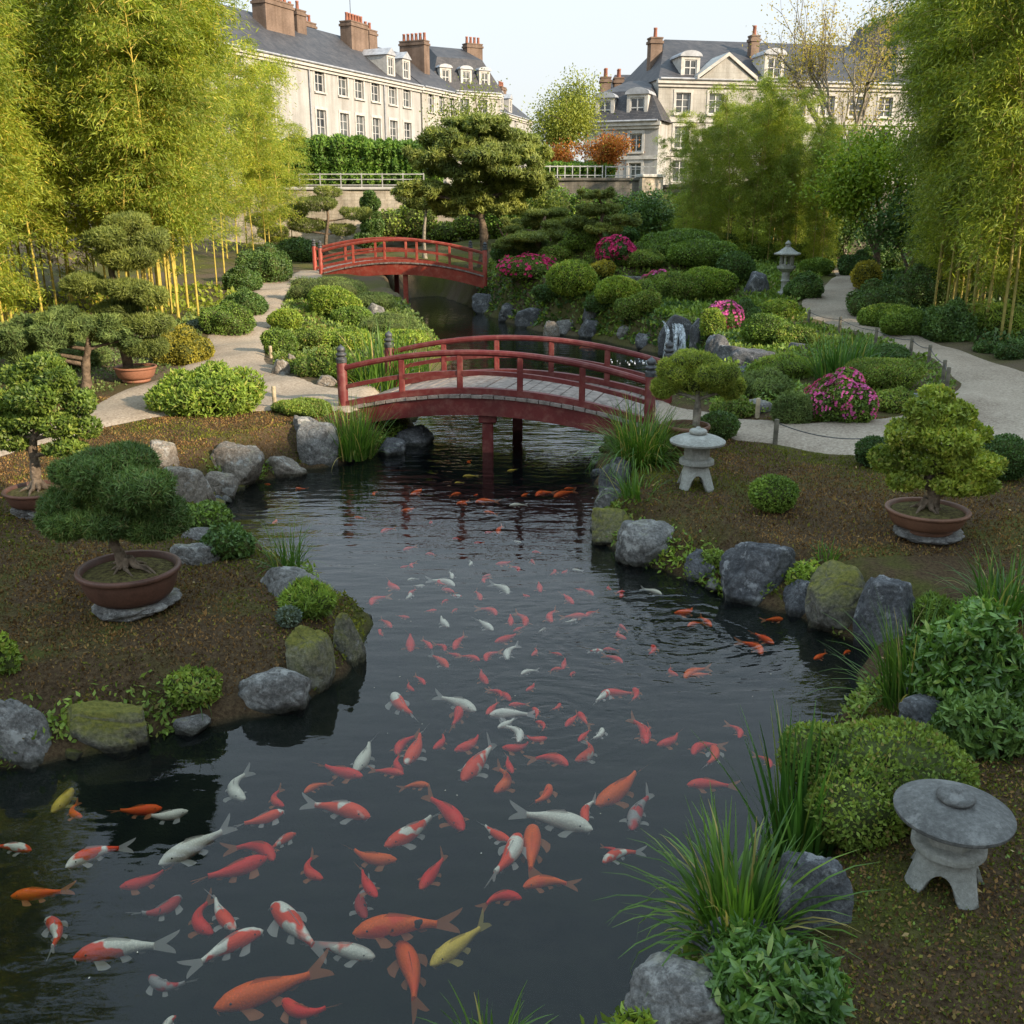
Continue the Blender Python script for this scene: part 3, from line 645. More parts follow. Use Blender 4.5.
for px in (340, 361, 376):
    mb = MB(); x_ = sA(px); mb.cbox((x_, -.3, 3.95), (.95, .42, .62), .03); ac = mb.obj('cooling_unit', M['frame'], rA)
mb = MB(); x_ = sA(356, 4); mb.tube([(x_, 4, E_+5), (x_, 4, E_+7.6)], .03, 5)
for z_ in (6.8, 7.1, 7.4): mb.tube([(x_-.6, 4, E_+z_), (x_+.6, 4, E_+z_)], .018, 4)
mb.obj('roof_aerial', M['iron'], rA)
# B: next houses beyond
b0 = a1+dA*.3; b1 = b0+dA*7; eB = aty(425, 84, 95)[2]
wB = [(s_-.5, s_+.5, z0_, z0_+1.8) for s_ in (1.6, 3.6, 5.6) for z0_ in (4.3, 7.3)]
rB, L_, E_, R_ = building('town_house', 'narrow shadowed stone house with tall chimney joined to the white townhouse', b0, b1, ZT, eB-.3, 9, eB+3.2, wB, M['limestone'])
chimney(rB, along(b0+bA*3.2, dA, 417), 3.2, 1.0, 2.6, E_+.3, E_+4.4, 6)
c0 = aty(432, 94, 104)[:2]; c1 = aty(500, 92, 108)[:2]; eC = aty(450, 92, 106)[2]
wC = [(s_-.5, s_+.5, z0_, z0_+1.8) for s_ in (1.5, 3.6, 5.7) for z0_ in (4.6, 7.6)]
rC, L_, E_, R_ = building('mansard_house', 'house with steep hipped slate mansard and white dormers beyond the white townhouse', c0, c1, ZT, eC, 9, eC+4.6, wC, M['limestone'], 'hip', (.6, .6), mans=(eC+3.2, 1.3))
for s_ in (1.6, 3.9, 6.0): dormer(rC, s_, E_+.6, .8, 1.3, .1, 1.4, 'arch')
chimney(rC, L_-.9, 4, 1.8, 1.0, E_+2, E_+5.0, 4)
d0 = aty(488, 112, 122)[:2]; d1 = aty(532, 122, 140)[:2]; eD = aty(500, 112, 126)[2]
wD = [(s_-.5, s_+.5, z0_, z0_+1.8) for s_ in (2, 5, 8, 11) for z0_ in (5.0, 8.0)]
rD, L_, E_, R_ = building('terrace_house', 'farthest low house row with chimneys at the end of the street', d0, d1, ZT, eD, 9, eD+3.6, wD, M['plaster'])
chimney(rD, 2, 4, 2.0, .9, E_+1, E_+4.6, 4); chimney(rD, 8, 4, 1.6, .9, E_+1, E_+4.4, 3); chimney(rD, L_-1, 4, 2.0, .9, E_+1, E_+4.2, 3)
for s_ in (4.2, 6.4, 10): dormer(rD, s_, E_+.5, .8, 1.3, .3, 2)
# C: slate mansard house behind the orange trees
e0 = aty(585, 122, 72)[:2]; e1 = aty(659, 122, 70)[:2]; eE = aty(620, 122, 71)[2]; zs_ = lambda py, Y: aty(620, py, Y)[2]-ZT
wE = []
for px in (607, 637): 
    s_ = (px-585)/(659-585)*np.linalg.norm(e1-e0); wE += [(s_-.42, s_+.42, zs_(152, 71), zs_(134, 71)), (s_-.42, s_+.42, zs_(182, 71), zs_(163, 71))]
s_ = .2*np.linalg.norm(e1-e0)
rE, L_, E_, R_ = building('mansard_house', 'cream house with slate mansard and arched dormer behind the orange trees', e0, e1, ZT, eE, 8.5, eE+3.0, wE, M['plaster'], 'hip', (.8, .8), mans=(eE+2.0, .9), bands=(zs_(158, 71),))
dormer(rE, L_*.70, E_+.25, 1.0, 1.25, .05, 1.6, 'arch'); dormer(rE, L_*.26, E_+.25, .9, 1.1, .05, 1.6, 'arch')
f0 = aty(604, 92, 84)[:2]; f1 = aty(668, 92, 84)[:2]; eF = aty(630, 93, 84)[2]
rF, L_, E_, R_ = building('slate_house', 'low slate roof with twin tall chimney rising behind the cream mansard house', f0, f1, ZT, eF-1, 8, eF+1.8, [], M['plaster'], 'hip', (1.2, 1.2))
chimney(rF, .2, 1.2, .8, 1.0, E_-.5, E_+2.2, 2); chimney(rF, 1.25, 1.2, .75, 1.0, E_-.5, E_+2.15, 2)
# D: mansion with pediment on the right
Yd = 72
g0 = aty(659, 80, Yd)[:2]; g1_ = aty(935, 80, Yd+4)[:2]; eG = aty(700, 79, Yd)[2]; LG = np.linalg.norm(g1_-g0); zG = lambda py: aty(700, py, Yd)[2]-ZT
sG = lambda px: (px-659)/(935-659)*LG
wG = []
for px in (683, 715, 768, 797, 826, 856, 886, 915):
    for y0, y1 in ((113, 92), (148, 126), (182, 160)): wG.append((sG(px)-.52, sG(px)+.52, zG(y0), zG(y1)))
rG, L_, E_, R_ = building('mansion', 'large limestone mansion with pedimented front and broad slate roof', g0, g1_, ZT, eG, 11, eG+3.3, wG, M['limestone'], 'hip', (2.2, 0.0), bands=(zG(120), zG(154)))
mb = MB(); x0_, x1_ = sG(697)-.1, sG(748); xm = (x0_+x1_)/2; y_ = -.42
V = [[x0_, y_, E_+.02], [x1_, y_, E_+.02], [xm, y_, E_+1.45], [x0_, .9, E_+.02], [x1_, .9, E_+.02], [xm, 2.6, E_+1.45]]
mb.add(V, [[0, 1, 2], [0, 2, 5, 3], [1, 4, 5, 2], [0, 3, 4, 1]]); pd = mb.obj('pediment', M['limestone'], rG)
mb = MB()
for sgn, xa in ((1, x0_), (-1, x1_)):
    dx = xm-xa; V = [[xa-.2*sgn, y_-.16, E_+.0], [xm, y_-.16, E_+1.48], [xm, y_-.16, E_+1.72], [xa-.2*sgn, y_-.16, E_+.24]]; V = V+[[a_, .8 if i in (0, 3) else 2.4, c_] for i, (a_, b_, c_) in enumerate(V)]
    mb.add(V, [[0, 1, 2, 3], [3, 2, 6, 7], [0, 4, 5, 1], [0, 3, 7, 4]])
mb.obj('raking_cornice', M['trim'], pd)
chimney(rG, sG(673), 4.2, .85, .8, E_+1, E_+3.1, 1); chimney(rG, sG(767), 3.2, .62, .62, E_+1, E_+3.3, 1)
dormer(rG, sG(690), E_+.3, .9, 1.0, .3, 2, 'arch'); dormer(rG, sG(771), E_+.3, 1.0, 1.25, .2, 2, 'arch')
h0 = aty(898, 54, Yd+5)[:2]; h1 = aty(990, 54, Yd+6)[:2]; eH = aty(905, 54, Yd+5)[2]
wH = [(s_-.5, s_+.5, z0_, z0_+1.8) for s_ in (1.5, 4, 6.2) for z0_ in (3, 6, 8.5)]
rH, L_, E_, R_ = building('corner_pavilion', 'tall brown roofed pavilion at the right end of the mansion', h0, h1, ZT, eH, 9, eH+3.2, wH, M['limestone'], 'hip', (.4, .4), mans=(eH+2.9, .7))
# E: white houses behind the left bamboo
i0, i1 = (-46, 62), (-27.5, 70)
wI = [(s_-.6, s_+.6, z0_, z0_+1.9) for s_ in (2, 5.5, 9, 12.5, 16, 18.6) for z0_ in (5, 8.5, 12)]
building('tall_white_house', 'tall pale house glimpsed through gaps high in the left bamboo', i0, i1, ZT, ZT+15.5, 9, ZT+19, wI, M['plaster'])

# ------------------------------------------------------------------ garden walls, railing, gate
def stone_wall(x0, x1, y0, y1, z0, z1, mat, label, cap=True):
    mb = MB(); L = math.hypot(x1-x0, y1-y0); n = max(2, int(L/.5)); rz = math.atan2(y1-y0, x1-x0); root = empty('stone_wall', (x0, y0, z0), label, 'wall', None, rz)
    H = z1-z0; nz_ = 8
    V = [[L*i/n, .03*math.sin(i*1.7+j*2.3)*(0 < i < n), H*j/nz_] for j in range(nz_+1) for i in range(n+1)]
    F = [[j*(n+1)+i, j*(n+1)+i+1, (j+1)*(n+1)+i+1, (j+1)*(n+1)+i] for j in range(nz_) for i in range(n)]
    mb.add(V, np.array(F)); mb.add([[0, .0, 0], [L, .0, 0], [L, .5, 0], [0, .5, 0], [0, 0, H], [L, 0, H], [L, .5, H], [0, .5, H]], [[4, 5, 6, 7], [1, 2, 6, 5], [2, 3, 7, 6], [3, 0, 4, 7]])
    mb.obj('masonry', mat, root)
    if cap: mb = MB(); mb.cbox((L/2, .22, H+.07), (L+.1, .62, .13), .02); mb.obj('coping', M['trim'] if mat is M['oldstone'] else M['greystone'], root)
    return root
zw = aty(400, 190, WALL_Y)[2]; zw2 = aty(600, 181, WALL_Y)[2]
xw = lambda px, Y=WALL_Y: aty(px, 200, Y)[0]
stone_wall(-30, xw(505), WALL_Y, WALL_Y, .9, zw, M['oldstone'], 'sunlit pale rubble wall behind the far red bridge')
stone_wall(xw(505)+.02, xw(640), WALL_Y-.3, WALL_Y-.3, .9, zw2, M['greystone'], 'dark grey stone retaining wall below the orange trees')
stone_wall(xw(640), xw(662), WALL_Y-.6, WALL_Y-.15, .9, zw2+.15, M['oldstone'], 'short pale end of the retaining wall beside the middle bamboo')  # end of the grey wall in paler stone: sunlight put into its colour
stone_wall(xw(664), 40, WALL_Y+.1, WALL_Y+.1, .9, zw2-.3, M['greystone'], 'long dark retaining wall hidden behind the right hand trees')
def railing(x0, x1, y, z, h, mat, label, gap=.9, name='metal_railing'):
    root = empty(name, (x0, y, z), label, 'railing'); L = x1-x0; n = int(L/gap)
    for i in range(n+1):
        mb = MB(); mb.box((L*i/n, 0, h/2), (.045, .045, h)); mb.obj('upright', mat, root)
    mb = MB(); mb.box((L/2, -.002, h-.05), (L, .05, .05)); mb.box((L/2, -.002, h*.55), (L, .04, .04)); mb.box((L/2, -.002, h*.15), (L, .04, .04)); mb.obj('bars', mat, root)
railing(xw(300), xw(424), WALL_Y+.15, zw+.13, .62, plain('grey_rail', (.33, .32, .30), .6), 'grey post and rail fence along the top of the sunlit wall')
M['offwhite'] = plain('offwhite_rail', (.42, .41, .38), .6)
railing(xw(543), xw(604), WALL_Y+1.2, ZT-.05, 1.0, M['offwhite'], 'white upright picket railing below the orange trees', .33, 'white_railing')
railing(xw(608), xw(660), WALL_Y+1.6, ZT-.05, 1.0, M['offwhite'], 'white upright railing in front of the cream mansard house', .5, 'white_railing')
# ------------------------------------------------------------------ rocks
def rock_mat(name, a, b, moss=.0, lich=(.33, .32, .295), con=1.0):
    m, t, out = nodes(name); oc = ocoord(t); g = nd(t, 'NewGeometry'); oi = nd(t, 'ObjectInfo')
    va = nd(t, 'VectorMath', operation='ADD'); t.links.new(oc, va.inputs[0]); cb = nd(t, 'CombineXYZ'); r5 = mth(t, 'MULTIPLY', oi.outputs['Random'], 37.0)
    t.links.new(r5, cb.inputs[0]); t.links.new(r5, cb.inputs[1]); t.links.new(cb.outputs[0], va.inputs[1]); oc = va.outputs[0]
    n = noise(t, oc, 3.2, 8, .68); f = noise(t, oc, 34, 6, .8); l_ = noise(t, oc, 6.5, 6, .7)
    c = mix(t, 1.0, ramp(t, [(.32, a), (.68, b)], n), ramp(t, [(.3, (1-.62*con,)*3), (.5, (1, 1, 1)), (.68, (1+.9*con,)*3)], f), 'MULTIPLY')
    c = mix(t, ramp(t, [(.56, (0, 0, 0)), (.62, (.8, .8, .8))], l_), c, lich)
    sx = nd(t, 'SeparateXYZ'); t.links.new(g.outputs['Normal'], sx.inputs[0])
    if moss:
        k = ramp(t, [(.93-moss*.45, (0, 0, 0)), (1.25-moss*.45, (1, 1, 1))], mth(t, 'ADD', mth(t, 'MULTIPLY', n, .85), mth(t, 'MULTIPLY', sx.outputs[2], .28)))
        c = mix(t, k, c, ramp(t, [(.3, (.05, .055, .012)), (.55, (.16, .15, .03)), (.75, (.24, .19, .05))], f))
    ps = nd(t, 'SeparateXYZ'); t.links.new(g.outputs['Position'], ps.inputs[0])
    wet = ramp(t, [(.0, (.30, .30, .26)), (.055, (.42, .42, .36)), (.085, (1, 1, 1))], mth(t, 'ADD', ps.outputs[2], mth(t, 'MULTIPLY', n, .03))); c = mix(t, 1.0, c, wet, 'MULTIPLY')
    bsdf(t, out, c, .85, .25, bump(t, mth(t, 'ADD', mth(t, 'MULTIPLY', n, 1.2), mth(t, 'MULTIPLY', f, .35)), .8, .05)); return m
M['rock'] = rock_mat('grey_granite', (.085, .08, .074), (.215, .205, .19), .5)
M['rock_dark'] = rock_mat('dark_granite', (.05, .051, .055), (.135, .135, .138), .16, (.27, .27, .27))
M['rock_warm'] = rock_mat('warm_granite', (.11, .09, .072), (.25, .215, .175), .5)
M['rock_moss'] = rock_mat('mossy_granite', (.09, .085, .07), (.21, .195, .165), 1.3)
def rock_mesh(mb, w_, d_, h_, seed, flat=.0, sub=4, cut=9):
    r = np.random.default_rng(seed); v, f = ico(sub); pl = unit(r.normal(size=(cut+5, 3))); off = r.uniform(.62, .95, cut+5)
    pl = np.concatenate([pl, [[.1, .05, 1]]]); off = np.append(off, r.uniform(.6, .8)-flat*.2); pl = unit(pl)
    dots = v@pl.T; q = np.where(dots > .05, off/np.maximum(dots, .05), 9); k = 30.0
    rad = (-np.log(np.exp(-k*np.minimum(q, 2.2)).sum(1)+math.exp(-k*1.05))/k)
    rad *= 1+.08*wob(v, seed+1, 3, 5)+.045*wob(v, seed+2, 8, 6)-.05*np.maximum(0, 1-np.abs(wob(v, seed+4, 5, 6))*7)+.022*wob(v, seed+3, 19, 8)+.012*wob(v, seed+5, 40, 8)
    p = v*rad[:, None]; p -= (p.max(0)+p.min(0))/2; p /= (p.max(0)-p.min(0)); p[:, 2] += .5
    return mb.add(p*np.array([w_, d_, h_]), f, 0, True)
def place(px, base):
    p = hit(px, base)
    if p[2] < .02: p = atz(px, base, 0.0)
    return p
_rs = 100
def rock(l, r_, top, base, mat, label, dk=.8, flat=0, group=None, sink=.22):
    global _rs; _rs += 1
    p = place((l+r_)/2, base); dp = depth(p); w_ = (r_-l)*dp/FPX*1.03; d_ = w_*dk
    h_ = max(.08, (base-top)*dp/FPX/.96-d_*.30)
    mb = MB(); sk = .75*h_+.1; rock_mesh(mb, w_, d_, h_+sk, _rs, flat, 5 if dp < 14 else 4, 12)
    o = mb.obj('boulder' if w_ > .35 else 'stone', M[mat], None, (p[0], p[1]+d_*.44, max(p[2], .0)-sk), 0)
    return tag(o, label, 'rock', group)
ROCKS = [
 (-14, 46, 688, 766, 'rock', 'pale grey slab at the left edge of the near bank', .9), (48, 142, 695, 748, 'rock_moss', 'long mossy slab on the bank beside the edge slab', .6),
 (230, 304, 660, 710, 'rock', 'pale pointed boulder alone on the near tip of the left bank', .8), (331, 363, 606, 658, 'rock_moss', 'speckled upright boulder on the far right tip of the left bank', .9),
 (286, 332, 622, 684, 'rock_moss', 'rounded boulder wrapped in yellow moss between pale boulder and bank tip', .9), (253, 322, 562, 600, 'rock', 'low dark slab with white lichen in front of the fine grass', .7),
 (166, 216, 535, 565, 'rock', 'pale flat step stone behind the large potted bonsai', .8), (176, 212, 522, 540, 'rock', 'smaller flat step stone topping the pale step stone', .8), (142, 174, 436, 467, 'rock_warm', 'small pointed boulder beside the broad light green bush', .8),
 (154, 208, 458, 500, 'rock_warm', 'smooth rounded boulder in front of the pointed boulder', .8), (193, 259, 436, 480, 'rock_warm', 'big squarish warm boulder below the light green bush', .7),
 (201, 234, 468, 498, 'rock_warm', 'low pale stone at the water between two warm boulders', .8), (256, 304, 448, 478, 'rock_warm', 'low mossy bank stone right of the squarish boulder', .7),
 (289, 322, 411, 440, 'rock', 'half hidden boulder behind the tall upright rock', .8), (297, 337, 417, 465, 'rock', 'tall upright grey rock beside the near bridge grass', .8), (372, 404, 434, 456, 'rock_dark', 'low wet stone under the left end of the near bridge', .9), (388, 432, 418, 446, 'rock_dark', 'dark slab beneath the near bridge abutment', .9),
 (595, 624, 482, 508, 'rock', 'small grey stone above the mossy mound on the right shore', .9), (593, 642, 500, 538, 'rock_moss', 'mound shaped moss covered rock on the right shore', .9), (618, 695, 513, 564, 'rock', 'big speckled blocky boulder below the middle stone lantern', .7),
 (687, 723, 547, 580, 'rock_dark', 'small round boulder between two large shore boulders', .9), (725, 799, 532, 598, 'rock_dark', 'big dark dome boulder on the right shore', .75), (788, 822, 576, 613, 'rock_dark', 'small wet stone next to the yellow mossy boulder', .9),
 (813, 887, 558, 624, 'rock_moss', 'yellow mossy boulder right of the dark dome boulder', .8), (861, 927, 569, 640, 'rock_dark', 'tall dark boulder at the inner corner of the right bank', .8), (903, 952, 690, 728, 'rock_dark', 'grey boulder tucked under the broad leaved shrub', .9), (912, 962, 672, 702, 'rock_dark', 'second grey boulder partly behind the shrub stems', .9),
 (779, 854, 850, 930, 'rock_dark', 'dark angular boulder beside the arching grass clump', .8), (628, 738, 962, 1040, 'rock', 'large rough grey boulder at the bottom edge', .8), (698, 796, 925, 968, 'rock_dark', 'low flat dark stone behind the light green weeds', .6), (600, 634, 452, 494, 'rock_dark', 'dark bank boulder below the weeping grass', .8), (626, 668, 424, 450, 'rock_dark', 'dark stone under the right end of the near bridge', .9),
 (472, 506, 287, 309, 'rock_dark', 'dark boulder at the right foot of the far bridge', .8), (498, 524, 299, 318, 'rock_dark', 'squat dark stone beside the far bridge boulder', .8), (515, 548, 302, 326, 'rock_dark', 'dark waterline rock below the pink flecked azalea', .8), (543, 560, 318, 338, 'rock_warm', 'reddish block stone at the far waterline', .8), (556, 574, 317, 335, 'rock', 'pale block beside the reddish stone', .8),
 (583, 603, 298, 322, 'rock_dark', 'upper stone of the two stacked rocks at the far water', .8), (579, 606, 316, 337, 'rock_dark', 'lower stone of the two stacked rocks at the far water', .8), (617, 636, 324, 338, 'rock', 'small stone left of the waterfall pool', .8), (636, 656, 330, 346, 'rock_dark', 'low dark stone close left of the waterfall', .8), (658, 696, 312, 354, 'rock_dark', 'broad wet dark rock face behind the falling water', .5), (662, 700, 300, 313, 'rock_dark', 'flat ledge the waterfall pours over', .7), (690, 706, 316, 350, 'rock_dark', 'dark rock face right of the falling water', .8),
 (706, 730, 330, 360, 'rock_dark', 'leaning grey stone right of the waterfall', .8), (720, 750, 340, 364, 'rock_dark', 'low grey stone beside the leaning stone', .8), (732, 778, 340, 366, 'rock_dark', 'blocky dark boulder under the round green shrub', .8), (734, 768, 360, 376, 'rock_dark', 'low dark boulder near the bridge end', .8), (672, 692, 346, 358, 'rock', 'wet stone at the foot of the waterfall', .8),
 (608, 652, 268, 284, 'rock', 'flat pale rock among shrubs on the mound', .7), (744, 775, 266, 295, 'rock_dark', 'dark angled rock left of the tall stone lantern', .8), (752, 768, 276, 294, 'rock', 'small pale stone left of the tall stone lantern', .8), (738, 778, 393, 414, 'rock', 'pale flat stone beside the path behind the bonsai pine', .8), (912, 952, 388, 404, 'rock_dark', 'dark low rock at the corner of the roped path', .7), (790, 812, 338, 352, 'rock_dark', 'small dark rock in the bed below the iris leaves', .9),
 (288, 300, 352, 372, 'rock_warm', 'small brown edging stone of the left shrub island', .8), (268, 288, 356, 376, 'rock_warm', 'low edging stone at the bend of the left path', .8), (316, 336, 372, 386, 'rock_warm', 'edging stone in front of the left shrub island', .8), (366, 384, 300, 318, 'rock', 'grey stone amid shrubs near the far bridge', .8)]
for a in ROCKS: rock(*a)

# ------------------------------------------------------------------ shrubs
def leafsize(d, near): return max(near, 2.3*d/FPX)
KIND = {'tight': (.030, .62, 1.9, .55, .16), 'loose': (.085, .36, 2.3, .9, .6), 'juniper': (.065, .2, 2.2, .7, .45), 'cover': (.05, .55, 1.7, .95, .45)}
def dome_lobes(w_, d_, h_, kind, r):
    if kind == 'tight': return [(0, 0, h_*.42, w_/2, d_/2, h_*.58)]+[(r.normal()*w_*.16, r.normal()*d_*.16, h_*r.uniform(.3, .55), w_*r.uniform(.24, .36), d_*r.uniform(.24, .36), h_*r.uniform(.36, .48)) for _ in range(6)]
    big = kind in ('loose', 'cover', 'juniper'); L = [(0, 0, h_*.26, w_*.40, d_*.40, h_*.5)]; n = (13 if big else 9) if w_ > .9 else 7
    for i in range(n):
        a = i*2.4+r.uniform(-.4, .4); q = math.sqrt((i+.5)/n)*.33
        L.append((math.cos(a)*q*w_, math.sin(a)*q*d_, h_*(.66-.9*q)*r.uniform(.6, 1.15), w_*r.uniform(.11, .2), d_*r.uniform(.11, .2), h_*r.uniform(.2, .36)))
    return L
def shrub(cx, top, base, wpx, mat, kind, label, flowers=None, dk=.9, cat='shrub', name='shrub', group=None):
    wpx *= 1.06
    p = place(cx, base); dp = depth(p); w_ = wpx*dp/FPX; d_ = w_*dk; p[1] += d_*.36; p[2] = g1(p[0], p[1]) if poly_sd(p[None, :2], SH)[0] > .1 else max(.05, p[2])
    hw = aty((cx), top, p[1]); h_ = max(.12, hw[2]-p[2]); h_ = max(h_, (base-top)*dp/FPX*.75); r = np.random.default_rng(abs(int(cx*7+base*3))); near, asp, cov, jit, inn = KIND[kind]
    l_ = leafsize(dp, near)*(1 if kind != 'loose' or dp < 20 else 1); lobes = dome_lobes(w_, d_, h_, kind, r)
    if kind == 'tight' and abs(w_-h_*1.0) < .35*w_: lobes = [(0, 0, h_*.5, w_/2, d_/2, h_*.52)]
    root = empty(name, tuple(p), label, cat, group)
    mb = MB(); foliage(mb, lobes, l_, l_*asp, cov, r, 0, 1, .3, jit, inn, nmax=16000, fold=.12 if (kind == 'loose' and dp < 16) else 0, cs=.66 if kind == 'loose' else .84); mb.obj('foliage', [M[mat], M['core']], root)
    mb = MB()
    for i in range(4): a = i*1.7; mb.tube([(0, 0, -.06), (math.cos(a)*w_*.1, math.sin(a)*d_*.1, h_*.3), (math.cos(a)*w_*.2, math.sin(a)*d_*.2, h_*.6)], [.02, .015, .008], 5)
    mb.obj('stem', M['bark'], root)
    if flowers:
        fm, nf, cov_y = flowers; mb = MB(); P, N = lobe_points(lobes, nf*3, r, h_*.12); cl = wob(P, 8, 4.5/max(w_, .5)*1.6, 5); order = np.argsort(-(cl+r.normal(size=len(P))*.25))[:nf]; P, N = P[order], N[order]
        fs = leafsize(dp, .035); n = len(P)
        for k in range(5):
            T = unit(np.cross(N, r.normal(size=3)+np.zeros((n, 3)))); B_ = np.cross(N, T); a = k*2*PI/5+r.uniform(0, .3)
            D = T*math.cos(a)+B_*math.sin(a)+N*.55; leaves(mb, P+N*fs*.3, D, N, fs*r.uniform(.8, 1.2, n), fs*.8, 0)
        mb.obj('blossoms', M[fm], root)
    return root
